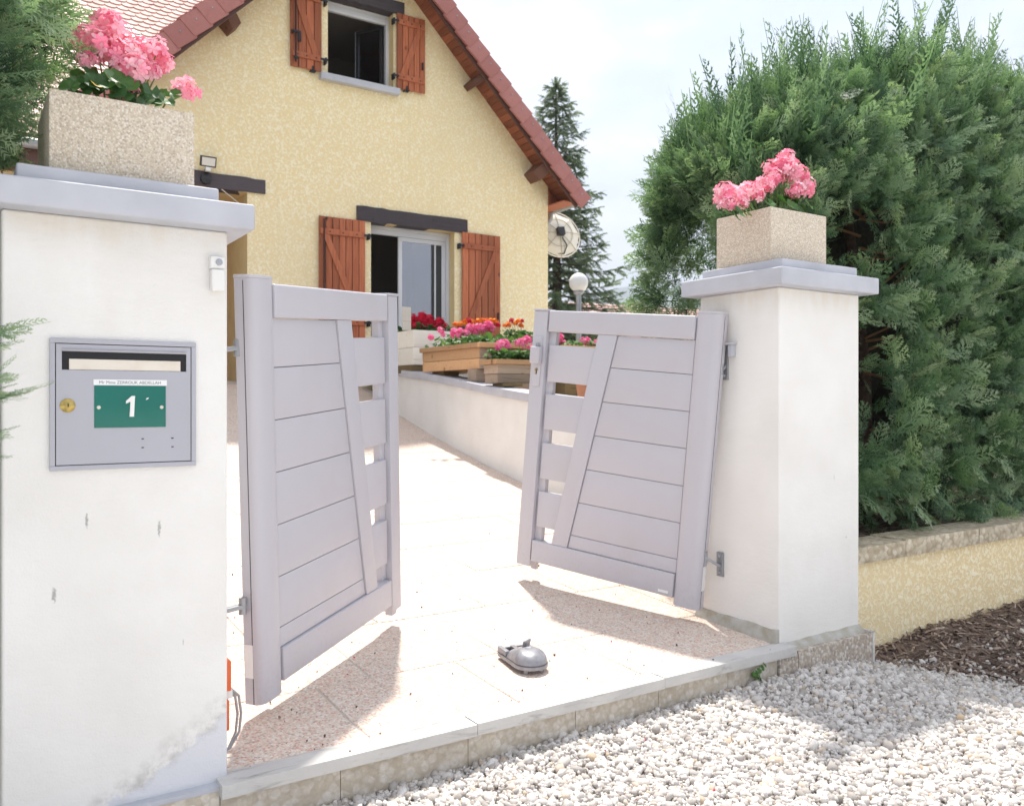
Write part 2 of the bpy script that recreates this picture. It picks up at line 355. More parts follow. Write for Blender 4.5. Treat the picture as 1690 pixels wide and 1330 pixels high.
M['tile'] = m_tile('roof_tile', [(.56, .36, .31), (.64, .44, .39), (.60, .40, .35), (.50, .31, .27)], .55)
M['verge'] = m_tile('verge_tile', [(.36, .145, .13), (.44, .19, .17), (.40, .165, .15)], .45)
M['cyp'] = m_leaf('cypress_foliage', [(.030, .064, .036), (.076, .148, .078), (.148, .245, .132), (.245, .350, .205), (.36, .46, .29)], .34)
M['spruce'] = m_leaf('spruce_needles', [(.085, .125, .095), (.13, .185, .125), (.19, .25, .15)], .3)
M['pink'] = m_leaf('pink_petal', [(.86, .17, .31), (.91, .38, .50), (.95, .68, .74), (.88, .25, .38)], .32, .6, .2, tcol=(1.05, .95, .95))
M['rose'] = m_leaf('rose_petal', [(.80, .09, .30), (.85, .20, .42), (.88, .36, .52)], .3, .6, .2, tcol=(1.05, .95, .95))
M['red'] = m_leaf('red_petal', [(.50, .006, .035), (.66, .012, .055), (.58, .010, .045)], .2, .6, .2, tcol=(1.05, .95, .95))
M['orangef'] = m_leaf('marigold_petal', [(.85, .16, .02), (.88, .30, .02), (.80, .08, .03), (.88, .42, .03)], .2, .6, .2, tcol=(1.05, .95, .95))
M['leaf'] = m_leaf('geranium_leaf', [(.035, .095, .025), (.060, .150, .035), (.095, .20, .045), (.05, .12, .03)], .25, .5, .35, obj_rand=True)
M['leafj'] = m_leaf('planter_leaf', [(.045, .115, .03), (.085, .185, .05), (.14, .26, .07)], .25, .5, .35)
M['yleaf'] = mat('yellow_leaf', (.62, .38, .03), .6)
M['inner'] = mat('inner_shade', (.035, .032, .022), .95, noise=(25, .4, .65), col2=(.018, .020, .013), bump=(40, 1, .03))  # near-black colour paints the shade deep inside the conifers
M['petal'] = mat('fallen_petal', (.62, .02, .08), .6)

# ------------------------------------------------------------------ ground, driveway, kerb, gravel
def grid_mesh(name, xs, ys, zf, m, smooth=True):
    mb = MB(); nx = len(xs); V = [(x, y, zf(x, y)) for y in ys for x in xs]
    F = [(j*nx+i, j*nx+i+1, (j+1)*nx+i+1, (j+1)*nx+i) for j in range(len(ys)-1) for i in range(nx-1)]
    mb.add(V, F); return mb.mesh(name, m, smooth=smooth, fix=False)
def sm(a, b, x): t = min(1, max(0, (x - a) / (b - a))); return t*t*(3-2*t)
def gravel_z(x, y):
    return -.155 - .11 * sm(3.6, 4.6, x) + .03 * sm(2.3, 2.75, y) * sm(2.2, 3.2, x) * (1 - sm(3.5, 4.2, x)) + .012 * math.sin(3.1*x + 1) * math.sin(2.7*y)
def bank_z(x, y):
    return gravel_z(x, y) + .10 * sm(4.15, 5.0, x) * sm(2.05, 2.95, y)
def land_z(x, y):   # garden behind the driveway wall and far land
    return float(np.interp(y, [4.9, 5.4, 6.8, 8, 10.4, 14, 60], [.36, .95, 1.14, 1.25, 1.48, 1.55, 1.0]))
far = [-2500, -600, -150, -40, -12, -4, 0, 2, 4, 6, 9, 14, 30, 80, 200, 600, 2500]
def base_z(x, y):
    if y < 3: return -.34
    r = sm(3, 12.5, y) * 1.2 - .4
    return r
tag(link('ground', grid_mesh('ground', far, [-2500, -600, -100, -20, -6, -2, 0, 1, 2, 2.5, 3, 4, 5, 6, 8, 10, 12.5, 14, 20, 40, 100, 300, 900, 2500], base_z, M['lawn'])), kind='structure')
xs = np.concatenate([np.linspace(-14, -3.2, 12), np.linspace(-3, 11, 71), np.linspace(11.5, 24, 12)]); ys = np.concatenate([np.linspace(-14, -2.2, 14), np.linspace(-2, 2.95, 41)])  # bed extended unseen behind the camera to bounce light forward
M['gravel_bed'] = mat('gravel_dust', (.66, .63, .60), .95, bump=(60, .8, .01))
tag(link('gravel_bed', grid_mesh('gravel_bed', xs, ys, lambda x, y: gravel_z(x, y) - .012, M['gravel_bed'])), kind='structure')
M['mulch_bed'] = mat('bark_mulch', (.15, .105, .085), .95, noise=(22, .4, .62), col2=(.25, .19, .155), bump=(45, 1, .03))
def in_bank(x, y):   # ragged front edge of the litter bank
    return y - (2.10 + .9 * max(0, 4.75 - x) - .26 * max(0, x - 5.2) + .10 * math.sin(5*x) + .05 * math.sin(13*x))
bx = np.linspace(4.1, 11, 90); by = np.linspace(1.2, 3.0, 40)
tag(link('soil_bank', grid_mesh('soil_bank', bx, by, lambda x, y: bank_z(x, y) - .005 - .09 * (1 - sm(-.25, .05, in_bank(x, y))), M['mulch_bed'])), kind='structure')
# hedge bed behind the low yellow wall
tag(link('hedge_bed', grid_mesh('hedge_bed', np.linspace(4.05, 12, 40), np.linspace(3.13, 6.0, 16), lambda x, y: .33 + .03*math.sin(4*x)*math.sin(5*y), M['mulch_bed'])), kind='structure')
gx = [3.3, 3.8, 4.4, 5, 6, 8, 12, 20, 40]
def wall_x(Y): return 4.30 + (Y - 3.35) * .103
M['bounce_ground'] = mat('bounce_gravel', (.64, .59, .52), .95, noise=(6, .4, .7), col2=(.54, .49, .42), bump=(60, .6, .01))  # unseen pale ground, made up to bounce light onto the facade
garden = MB()
ysg = [4.9, 5.4, 6, 6.8, 8, 9, 10.4, 12.5, 16, 24, 60]
V = []; nX = 7
for Y in ysg:
    x0 = (wall_x(Y) + .2) if Y < 12 else 5.3
    for k in range(nX): V.append((x0 + (0, .6, 1.5, 3, 6, 14, 40)[k], Y, (land_z(5, Y))))
garden.add(V, [(j*nX+i, j*nX+i+1, (j+1)*nX+i+1, (j+1)*nX+i) for j in range(len(ysg)-1) for i in range(nX-1)])
tag(link('garden', garden.mesh('garden', M['bounce_ground'], smooth=True)), kind='structure')

# driveway: one ramped sheet of mortar carrying separate slabs
P = .64; Y0 = 2.80; ny = 15
yr = np.linspace(2.78, 12.5, 60)
dV = []
for y in yr:
    xm = wall_x(y) + .10 if y > 3.40 else 3.44
    dV += [(x, y, gz(y) - .0015) for x in (-5, .5, 2.0, xm)]  # left end widened out of view to bounce light at the house
drive = tag(link('driveway', MB().add(dV, [(j*4+i, j*4+i+1, j*4+i+5, j*4+i+4) for j in range(len(yr)-1) for i in range(3)]).mesh('driveway', M['joint'], smooth=True, fix=False)), kind='structure')
slab = MB().box(0, P - .006, 0, P - .006, -.03, 0).mesh('paving_slab', M['slab'], bevel=.004, seg=1)
slab_cut = {}
rows = [2.80, 3.34] + [3.34 + P*k for k in range(1, 15)]
for j in range(len(rows) - 1):
    ya, yb = rows[j], rows[j+1]; off = (1.24 if j == 0 else 1.48) + (P/2 if j % 2 == 0 and j > 0 else 0)
    a = math.atan2(gz(yb) - gz(ya), yb - ya); n0 = math.floor((-1.5 - off) / P)
    for i in range(n0, n0 + 12):
        x0 = off + i * P
        xmax = min(wall_x(ya), wall_x(yb)) + .05 if ya > 3.3 else 3.44
        xl, xr = max(x0, .69 if j == 0 else -1.5), min(x0 + P, xmax)
        if xr - xl < .06: continue
        key = (round(xl - x0, 3), round(xr - x0, 3), round(yb - ya, 2))
        if key == (0, P, round(P, 2)): me = slab
        else:
            if key not in slab_cut:
                slab_cut[key] = MB().box(key[0] + (.0 if key[0] == 0 else .003), key[1] - .006, 0, yb - ya - .006, -.03, 0).mesh('paving_slab', M['slab'], bevel=.004, seg=1)
            me = slab_cut[key]
        Mx = Matrix.Translation((x0, ya + .004, gz(ya) + .0015 + .002 * hsh(i, j))) @ Matrix.Rotation(a + .003*(hsh(j, i, 2)-.5), 4, 'X')
        link('paving_slab', me, drive, Mx)

# kerb: slate edging strips over rough stone blocks
M['kerb_stone'] = m_aggregate('kerb_stone', [(.64,.58,.48),(.70,.64,.56),(.58,.51,.41),(.66,.61,.53),(.74,.69,.62)], 34, (.56,.49,.39), .5, .006, .9, .45)
_t = NT('slate_edging', .75, .3); _n = _t.noise(11, _t.mapping((.35, 2, 2)), detail=8, rough=.7, dist=.8)
M['slate'] = _t.done(_t.mix(_t.rng(_n, .52, .72), _t.mix(_t.rng(_t.noise(4), .35, .65), (.60, .585, .56), (.50, .49, .475)), (.25, .235, .215)), _t.bump(_t.noise(45, detail=6), .6, .004))
kerb = tag(link('kerb', MB().box(.70, 3.43, 2.7505, 2.85, -.33, -.0385).mesh('kerb', M['mortar'])), kind='structure')
def rough_block(x0, x1, y0, y1, z0, z1, seed, amp=.006, nx=10, nz=4):
    """a block whose front (-y) face is uneven"""
    r = random.Random(seed); mb = MB(); V = []; F = []
    for j in range(nz+1):
        for i in range(nx+1):
            e = 0 if i in (0, nx) or j in (0, nz) else 1
            V.append((x0+(x1-x0)*i/nx, y0 + e*r.uniform(-amp, amp*.4), z0+(z1-z0)*j/nz))
    idx = lambda i, j: j*(nx+1)+i
    for j in range(nz):
        for i in range(nx): F.append((idx(i,j), idx(i+1,j), idx(i+1,j+1), idx(i,j+1)))
    b = len(V); V += [(x0,y1,z0),(x1,y1,z0),(x1,y1,z1),(x0,y1,z1)]
    F += [(b,b+3,b+2,b+1), tuple(idx(i,nz) for i in range(nx+1)) + (b+2,b+3), tuple(idx(i,0) for i in range(nx,-1,-1)) + (b,b+1),
          tuple(idx(0,j) for j in range(nz+1))[::-1] + (b,b+3)[::1] if False else tuple(idx(0,j) for j in range(nz,-1,-1)) + (b,b+3), tuple(idx(nx,j) for j in range(nz+1)) + (b+2,b+1)]
    return mb.add(V, F)
for k, (xa, xb) in enumerate([(.705, 1.10), (1.103, 1.60), (1.603, 2.10), (2.103, 2.55), (2.553, 2.98), (2.983, 3.32)]):
    part('kerb_stone', rough_block(xa, xb, 2.745, 2.80, -.30, -.042, k), M['kerb_stone'], kerb, smooth=30)
for k, (xa, xb) in enumerate([(.70, 1.62), (1.625, 2.56), (2.565, 3.43)]):
    part('edging_strip', rough_block(xa, xb, 2.708 + .004*k, 2.815, -.038, .004 + .001*k, 40+k, .003, 14, 2), M['slate'], kerb, smooth=30)

# gravel stones (uncountable): angular crushed stones lying on the bed
ico_v = np.array([(-1,t,0) if 0 else v for t in [0] for v in []]) if 0 else None
phi = (1 + 5 ** .5) / 2
ICO = np.array([(-1,phi,0),(1,phi,0),(-1,-phi,0),(1,-phi,0),(0,-1,phi),(0,1,phi),(0,-1,-phi),(0,1,-phi),(phi,0,-1),(phi,0,1),(-phi,0,-1),(-phi,0,1)]) / 1.902
ICF = np.array([(0,11,5),(0,5,1),(0,1,7),(0,7,10),(0,10,11),(1,5,9),(5,11,4),(11,10,2),(10,7,6),(7,1,8),(3,9,4),(3,4,2),(3,2,6),(3,6,8),(3,8,9),(4,9,5),(2,4,11),(6,2,10),(8,6,7),(9,8,1)])
def rand_rot(n):
    q = rng.normal(size=(n, 4)); q /= np.linalg.norm(q, axis=1, keepdims=True); w, x, y, z = q.T
    return np.stack([np.stack([1-2*(y*y+z*z), 2*(x*y-z*w), 2*(x*z+y*w)], 1), np.stack([2*(x*y+z*w), 1-2*(x*x+z*z), 2*(y*z-x*w)], 1), np.stack([2*(x*z-y*w), 2*(y*z+x*w), 1-2*(x*x+y*y)], 1)], 1)
tg = NT('gravel_stone', .85, .25)
gc = tg.ramp(tg.attr('tint'), [(0, (.34, .31, .285)), (.3, (.52, .485, .455)), (.6, (.62, .585, .555)), (.92, (.71, .68, .65)), (1, (.47, .36, .25))])
M['stone'] = tg.done(tg.mix(tg.math('MULTIPLY', tg.rng(tg.noise(160, detail=4), .5, .75), .3), gc, (.33, .30, .28)), tg.bump(tg.noise(220, detail=4), .3, .003))
zf = np.vectorize(gravel_z)
def visible(x, y, z, m=40):
    d = np.stack([x, y, z - EYE], -1); f = d @ _F; u = 845 + FPX * (d @ _R) / f; v = 660 - FPX * d[..., 2] / f
    return (f > .3) & (u > -m - 60) & (u < 1690 + m + 120) & (v < 1330 + m + 60)
N = 150000; gxp = rng.uniform(.4, 7.6, N); gyp = rng.uniform(.7, 2.76, N); gzp = zf(gxp, gyp)
k = visible(gxp, gyp, gzp) & ((gyp < 2.742) | (gxp > 4.1)); bk = np.array([in_bank(a, b) for a, b in zip(gxp, gyp)]); k &= (bk < .03) | (rng.random(N) < .22 * np.exp(-np.maximum(bk, 0) * 3.5))
gxp, gyp, gzp = gxp[k], gyp[k], gzp[k]
dens = int(len(gxp)); want = 40000
if dens > want: s = rng.choice(dens, want, False); gxp, gyp, gzp = gxp[s], gyp[s], gzp[s]
n = len(gxp); blocks = []; cls = rng.integers(0, 6, n)
zb = np.array([bank_z(a, b) if in_bank(a, b) > -.1 else c for a, b, c in zip(gxp, gyp, gzp)])
for c in range(6):
    Vp = ICO * rng.uniform(.66, 1.28, (12, 1)) * np.array([1, rng.uniform(.65, .95), rng.uniform(.5, .8)])
    i = np.where(cls == c)[0]; sz = rng.gamma(4.5, 1/4.5, len(i)) * .0106 + .001
    R = rand_rot(len(i)) * sz[:, None, None]
    blocks.append((Vp, ICF, R, np.stack([gxp[i], gyp[i], zb[i] + rng.uniform(-.006, .010, len(i))], 1), rng.random(len(i))))
tag(link('gravel', join_meshes('gravel', M['stone'], blocks)), kind='stuff')
# bark and twig litter on the bank
NL = 9000; lx = rng.uniform(4.1, 8.2, NL); ly = rng.uniform(1.3, 2.95, NL); ib = np.array([in_bank(a, b) for a, b in zip(lx, ly)])
k = (ib > -.12 * rng.random(NL)) ; lx, ly = lx[k], ly[k]; n = len(lx)
tb = NT('litter', .9, .2); M['litter'] = tb.done(tb.ramp(tb.attr('tint'), [(0, (.10, .068, .055)), (.5, (.21, .15, .12)), (.85, (.34, .26, .21)), (1, (.52, .43, .35))]))
CH = np.array([(-1,-1,0),(1,-.8,0),(1.1,.9,.0),(-.9,1,0),(0,0,.35)]); CHF = np.array([(0,1,4),(1,2,4),(2,3,4),(3,0,4)])
az = rng.uniform(0, 6.28, n); R = rand_rot(n) * .35
ax = np.stack([np.cos(az), np.sin(az), rng.normal(0, .25, n)], 1); B = basis(ax, np.tile([0, 0, 1.], (n, 1)) + rng.normal(0, .3, (n, 3)), np.ones(n))
L = rng.gamma(3, .009, n) + .008; Wd = rng.uniform(.0025, .008, n)
B = B * np.stack([Wd, L, Wd], 1)[:, None, :]
tz = np.array([bank_z(a, b) for a, b in zip(lx, ly)])
lit = [(CH, CHF, B, np.stack([lx, ly, tz + rng.uniform(0, .02, n)], 1), rng.random(n))]
n2 = 4200; hx = rng.uniform(4.1, 8.5, n2); hy = rng.uniform(3.12, 4.6, n2); az = rng.uniform(0, 6.28, n2)
B = basis(np.stack([np.cos(az), np.sin(az), rng.normal(0, .3, n2)], 1), np.tile([0, 0, 1.], (n2, 1)) + rng.normal(0, .3, (n2, 3)), np.ones(n2)) * np.stack([rng.uniform(.002, .006, n2), rng.gamma(3, .01, n2) + .01, np.full(n2, .004)], 1)[:, None, :]
lit.append((CH, CHF, B, np.stack([hx, hy, .345 + rng.uniform(-.01, .03, n2)], 1), rng.random(n2) * .8))
# loose stones and crumbs strewn over the slabs and the kerb
ncr = 260; cx_ = rng.uniform(.75, 4.0, ncr); cy_ = 2.72 + rng.gamma(1.3, .9, ncr); kk = (cy_ < 8) & (cx_ < 3.38 + .1*(cy_ - 3))
cx_, cy_ = cx_[kk], cy_[kk]; cs_ = rng.gamma(2, .0011, len(cx_)) + .0012
lit.append((ICO * np.array([1, .8, .6]), ICF, rand_rot(len(cx_)) * cs_[:, None, None], np.stack([cx_, cy_, np.array([max(gz(q), .0) for q in cy_]) + .005 + cs_*.5], 1), rng.random(len(cx_)) * .9))
tag(link('leaf_litter', join_meshes('leaf_litter', M['litter'], lit)), kind='stuff')

# ------------------------------------------------------------------ gate pillars
def pillar(name, label, x0, x1, y0, y1, zt, mat_shaft, zb=-.02):
    t = thing(name, label, 'gate pillar', ((x0+x1)/2, (y0+y1)/2, zb))
    part('shaft', MB().box(x0, x1, y0, y1, zb, zt), mat_shaft, t, bevel=.010, seg=3)
    return t
pl = pillar('gate_pillar', 'white rendered gate pillar holding the grey mailbox, with worn grey patch at its foot', .115, .735, 2.78, 3.36, 1.735,
            m_white_render('pillar_render', True, [(.33, .845, .006, .03), (.53, .81, .007, .035), (.245, .64, .009, .03), (.60, .45, .003, .012)]))
part('coping', MB().box(.035, .800, 2.70, 3.44, 1.735, 1.815), M['cap'], pl, bevel=.009, seg=3)
part('coping_step', MB().box(.150, .705, 2.765, 3.37, 1.815, 1.866), M['cap'], pl, bevel=.008, seg=3)
part('base_stone', rough_block(-.6, .70, 2.745, 3.4, -.34, -.02, 77, .007, 16, 4), M['kerb_stone'], pl, smooth=30)
part('mortar_ledge', rough_block(-.6, .722, 2.742, 2.79, -.022, -.008, 78, .004, 16, 2), M['cap'], pl, smooth=30)
pr = pillar('gate_pillar', 'white rendered gate pillar beside the green hedge, with speckled stone plinth blocks', 3.40, 4.04, 2.80, 3.33, 1.757,
            m_white_render('pillar_render_clean', False, [(3.83, .80, .003, .025), (3.93, .48, .006, .008), (3.80, 1.1, .003, .004), (3.92, 1.24, .003, .004)]), -.02)
part('coping', MB().box(3.325, 4.10, 2.72, 3.40, 1.757, 1.842), M['cap'], pr, bevel=.009, seg=3)
part('coping_step', MB().box(3.395, 3.99, 2.775, 3.31, 1.842, 1.894), M['cap'], pr, bevel=.008, seg=3)
M['plinth'] = m_aggregate('plinth_stone', [(.52,.45,.38),(.60,.54,.47),(.42,.35,.29),(.64,.60,.54),(.36,.30,.26)], 60, (.42,.36,.30), .6, .006, .85)
for xa, xb in [(3.328, 3.462), (3.466, 4.062)]:
    part('plinth_block', rough_block(xa, xb, 2.735, 2.795, -.33, -.028 if xa > 3.4 else -.042, int(xa*100), .003, 12, 4), M['plinth'], pr, smooth=30)
part('plinth_edge', MB().box(4.065, 4.085, 2.735, 3.0, -.33, -.020), M['slate'], pr, bevel=.003)
fil = MB()   # uneven mortar fillet where the pillar meets the slabs
pts = np.linspace(2.80, 3.34, 12); V = []
for y in pts:
    w = .030 + .008*hsh(y, 1); h = .045 + .012*hsh(y, 2) + .03*(3.34 - y)
    V += [(3.402, y, gz(y)+h), (3.401 - .012, y, gz(y)+h*.92), (3.40 - w, y, gz(y) - .005), (3.402, y, gz(y) - .01)]
fil.add(V, [(i*4+a, i*4+(a+1) % 4, i*4+4+(a+1) % 4, i*4+4+a) for i in range(11) for a in range(4)] + [(0,1,2,3), (44,45,46,47)])
part('mortar_fillet', fil, M['mortar'], pr, smooth=30)
fr = MB(); V = []
for x in np.linspace(3.45, 4.04, 12):
    h = .010 + .006*hsh(x, 3) + .012*(x - 3.45)
    V += [(x, 2.802, h - .01), (x, 2.772, h*.5 - .022), (x, 2.765, -.03), (x, 2.80, -.03)]
fr.add(V, [(i*4+a, i*4+(a+1) % 4, i*4+4+(a+1) % 4, i*4+4+a) for i in range(11) for a in range(4)] + [(0,1,2,3), (44,45,46,47)])
part('mortar_fillet', fr, M['mortar'], pr, smooth=30)

# ------------------------------------------------------------------ mailbox set in the pillar
def text_mesh(body, size, m, name, ex=.0006):
    cu = bpy.data.curves.new(name, 'FONT'); cu.body = body; cu.size = size; cu.extrude = ex; cu.align_x = 'CENTER'; cu.align_y = 'CENTER'
    o = bpy.data.objects.new('tmp', cu); COL.objects.link(o); dg = bpy.context.evaluated_depsgraph_get()
    me = bpy.data.meshes.new_from_object(o.evaluated_get(dg)); bpy.data.objects.remove(o); me.materials.clear(); me.materials.append(m); me.name = name; return me
YF = 2.78
mbx = thing('mailbox', 'grey metal mailbox set flush into the white pillar, with green number plate', 'mailbox', (.434, YF, .996))
def frame_mb(x0, x1, z0, z1, b, ya, yb):
    return MB().box(x0, x1, ya, yb, z0, z0+b).box(x0, x1, ya, yb, z1-b, z1).box(x0, x0+b, ya, yb, z0+b, z1-b).box(x1-b, x1, ya, yb, z0+b, z1-b)
part('frame', frame_mb(.233, .636, .996, 1.378, .014, YF-.012, YF+.01), M['box'], mbx, bevel=.002)
part('gap', MB().box(.246, .623, YF-.0035, YF+.008, 1.008, 1.366), M['black'], mbx)
dz0, dz1 = 1.0125, 1.3615; dx0, dx1 = .2495, .6195
sx0, sx1, sz0, sz1 = .264, .607, 1.287, 1.343
door = MB()
for a in [(dx0, dx1, dz0, sz0), (dx0, dx1, sz1, dz1), (dx0, sx0, sz0, sz1), (sx1, dx1, sz0, sz1)]: door.box(a[0], a[1], YF-.0105, YF-.0035, a[2], a[3])
door_o = part('door', door, M['box'], mbx)
part('slot', MB().box(sx0+.0005, sx1-.0005, YF-.0065, YF-.0036, sz0, sz1-.0005), M['black'], door_o)
part('slot_hood', MB().hexa([(sx0,YF-.0106,sz1-.002),(sx1,YF-.0106,sz1-.002),(sx1,YF-.0075,sz1-.002),(sx0,YF-.0075,sz1-.002)], [(sx0,YF-.016,sz1+.004),(sx1,YF-.016,sz1+.004),(sx1,YF-.0105,sz1+.004),(sx0,YF-.0105,sz1+.004)]), M['box'], door_o)
part('flap', MB().box(.283, .590, YF-.009, YF-.0066, sz0+.001, sz0+.032), M['cream'], door_o, bevel=.0011)
lk = thing_M = Matrix.Translation((.279, YF-.0105, 1.184)) @ Matrix.Rotation(math.radians(90), 4, 'X')
lock = part('lock', MB().lathe([(.0205, 0), (.020, .002), (.015, .006), (.0095, .009), (.009, .013), (.008, .0135)], 24, lk), M['brass'], door_o, smooth=35)
part('keyhole', MB().box(.2775, .2805, YF-.0246, YF-.0236, 1.180, 1.190), M['black'], door_o)
plate = part('number_plate', MB().box(.3485, .5465, YF-.0125, YF-.0107, 1.118, 1.2425), M['green'], mbx, bevel=.0006)
part('numeral', MB().prism([(-.002, 0), (.010, 0), (.013, .062), (.004, .062), (-.012, .047), (-.012, .039), (.0005, .045)], .0016, Matrix.Translation((.446, YF-.0126, 1.150)) @ Matrix.Rotation(math.radians(90), 4, 'X')), M['white'], plate)
for xs_ in (.3605, .5345):
    sc_ = part('screw', MB().lathe([(.0055, 0), (.0045, .0018), (.002, .0024)], 14, Matrix.Translation((xs_, YF-.0125, 1.178)) @ Matrix.Rotation(math.radians(90), 4, 'X')), M['cream'], plate, smooth=40)
part('enamel_chip', MB().prism([(.0, .0), (.007, .003), (.009, .007), (.003, .006)], .0004, Matrix.Translation((.489, YF-.0129, 1.20)) @ Matrix.Rotation(math.radians(90), 4, 'X')), M['white'], plate)
nl = part('name_label', MB().box(.3465, .5495, YF-.0122, YF-.0108, 1.2435, 1.2605), M['sticker'], mbx)
part('lettering', text_mesh('Mr Mme ZERROUK ABDELLAH', .0128, M['ink'], 'lettering', .0002), None, nl, Matrix.Translation((.447, YF-.0124, 1.2515)) @ Matrix.Rotation(math.radians(90), 4, 'X'))
for hx_ in (.481, .566):
    for hz_ in (1.083, 1.0565): part('vent_slot', MB().box(hx_-.0035, hx_+.0035, YF-.0112, YF-.0104, hz_-.0016, hz_+.0016), M['black'], door_o)

# door chime button
bell = thing('doorbell', 'small white wireless doorbell with round grey button on white pillar', 'doorbell', (.700, YF, 1.60))
part('housing', MB().box(.677, .722, YF-.022, YF, 1.612, 1.652), M['plastic'], bell, bevel=.005, seg=3)
part('lower_cover', MB().box(.679, .720, YF-.030, YF, 1.542, 1.6105), M['plastic'], bell, bevel=.006, seg=3)
part('button', MB().lathe([(.0105, 0), (.0105, .003), (.009, .0042), (.002, .0046)], 24, Matrix.Translation((.703, YF-.022, 1.633)) @ Matrix.Rotation(math.radians(90), 4, 'X')), M['button'], bell, smooth=40)

# orange junction box and cable on the pillar's inner side
jb = thing('junction_box', 'orange electrical box with grey cable fixed low on inner side of mailbox pillar', 'electrical box', (.735, 2.95, .1))
part('box', MB().box(.7352, .776, 2.885, 3.02, .235, .335).box(.7352, .770, 2.885, 3.01, .105, .205), M['orange'], jb, bevel=.005)
part('clamp', MB().box(.7352, .784, 2.90, 2.99, .206, .234), M['plastic'], jb, bevel=.003)
cb = MB()
for k, dx in enumerate((0, .012)):
    cb.tube([(.772+dx, 2.93, .23), (.800+dx, 2.93, .20), (.808+dx, 2.93, .14), (.800+dx, 2.925, .08), (.775+dx*.5, 2.92, .035), (.745, 2.915, .02)], .0045, 8)
part('cable', cb, M['cable'], jb, smooth=60)

# ------------------------------------------------------------------ gate leaves
def gate_leaf(label, H0, u, v, sgn, extra):
    """u runs from hinge stile to lock stile, v up; local d points away from the street"""
    u, v = Vector(u).normalized(), Vector(v).normalized()
    right = u * sgn; d = v.cross(right).normalized(); v = right.cross(d).normalized()
    F = Matrix((right, d, v)).transposed().to_4x4(); F.translation = Vector(H0)
    t = thing('gate_leaf', label, 'gate', group=None, M=F)
    X = lambda a: a * sgn
    def bx(x0, x1, d0, d1, z0, z1):
        a, b = sorted((X(x0), X(x1))); return MB().box(a, b, d0, d1, z0, z1)
    H = 1.565
    # hinge stile: rounded front, seam line down its side
    prof = [(0, .034), (0, -.012), (.006, -.026), (.020, -.036), (.045, -.041), (.100, -.041), (.128, -.036), (.143, -.026), (.148, -.012), (.148, .034)]
    pm = MB().prism([(X(a), b) for a, b in prof], H - .012)
    hs = part('hinge_stile', pm, M['gate'], t, F, smooth=50)
    part('stile_cap', MB().prism([(X(a*1.03-.003), b*1.06) for a, b in prof], .012, Matrix.Translation((0, 0, H-.0118))), M['gate'], hs, F, bevel=.003)
    part('side_seam', bx(-.0012, .0, -.004, -.001, .0, H-.02), M['gate_dark'], hs, F)
    # lock stile with recessed inner web
    ls = part('lock_stile', bx(1.100, 1.200, -.036, .034, .0, H-.03), M['gate'], t, F, bevel=.006)
    part('stile_cap', bx(1.096, 1.204, -.040, .038, H-.0298, H-.018), M['gate'], ls, F, bevel=.003)
    part('web', bx(1.050, 1.0998, -.004, .030, .03, H-.035), M['gate'], ls, F, bevel=.002)
    # rails
    part('top_rail', bx(.1485, 1.092, -.036, .026, 1.414, 1.540), M['gate'], t, F, bevel=.010, seg=3)
    part('bottom_rail', bx(.1485, 1.0945, -.036, .026, .036, .164), M['gate'], t, F, bevel=.006, seg=3)
    # diagonal brace (prism in the leaf plane)
    dt0, dt1, db0, db1 = .620, .744, .848, .958
    def quad(pts, d0, d1):
        return MB().hexa([(X(x), d0, z) for x, z in pts], [(X(x), d1, z) for x, z in pts])
    part('diagonal_brace', quad([(db0, .1645), (db1, .1645), (dt1, 1.4135), (dt0, 1.4135)], -.030, .020), M['gate'], t, F, bevel=.003)
    xl = lambda z: dt0 + (db0 - dt0) * (1.4135 - z) / (1.4135 - .1645) - .004
    xr = lambda z: dt1 + (db1 - dt1) * (1.4135 - z) / (1.4135 - .1645)
    zs = [.1655, .243, .439, .638, .838, 1.035, 1.231, 1.4125]
    for a, b in zip(zs[:-1], zs[1:]):
        a2, b2 = a + .0013, b - .0013
        part('plank', quad([(.147, a2), (xl(a2), a2), (xl(b2), b2), (.147, b2)], -.022, .012), M['gate'], t, F, bevel=.0025)
    bk = part('plank_core', quad([(.147, .166), (xl(.166)+.003, .166), (xl(1.41)+.003, 1.41), (.147, 1.41)], -.012, .006), M['gate_dark'], t, F)
    for a, b in [(1.120, 1.337), (.835, 1.046), (.540, .754), (.250, .462)]:
        part('slat', quad([(xr(a)+.0005, a), (1.080, a), (1.080, b), (xr(b)+.0005, b)], -.0225, .0115), M['gate'], t, F, bevel=.003)
    extra(t, F, X, bx, ls, hs)
    return t
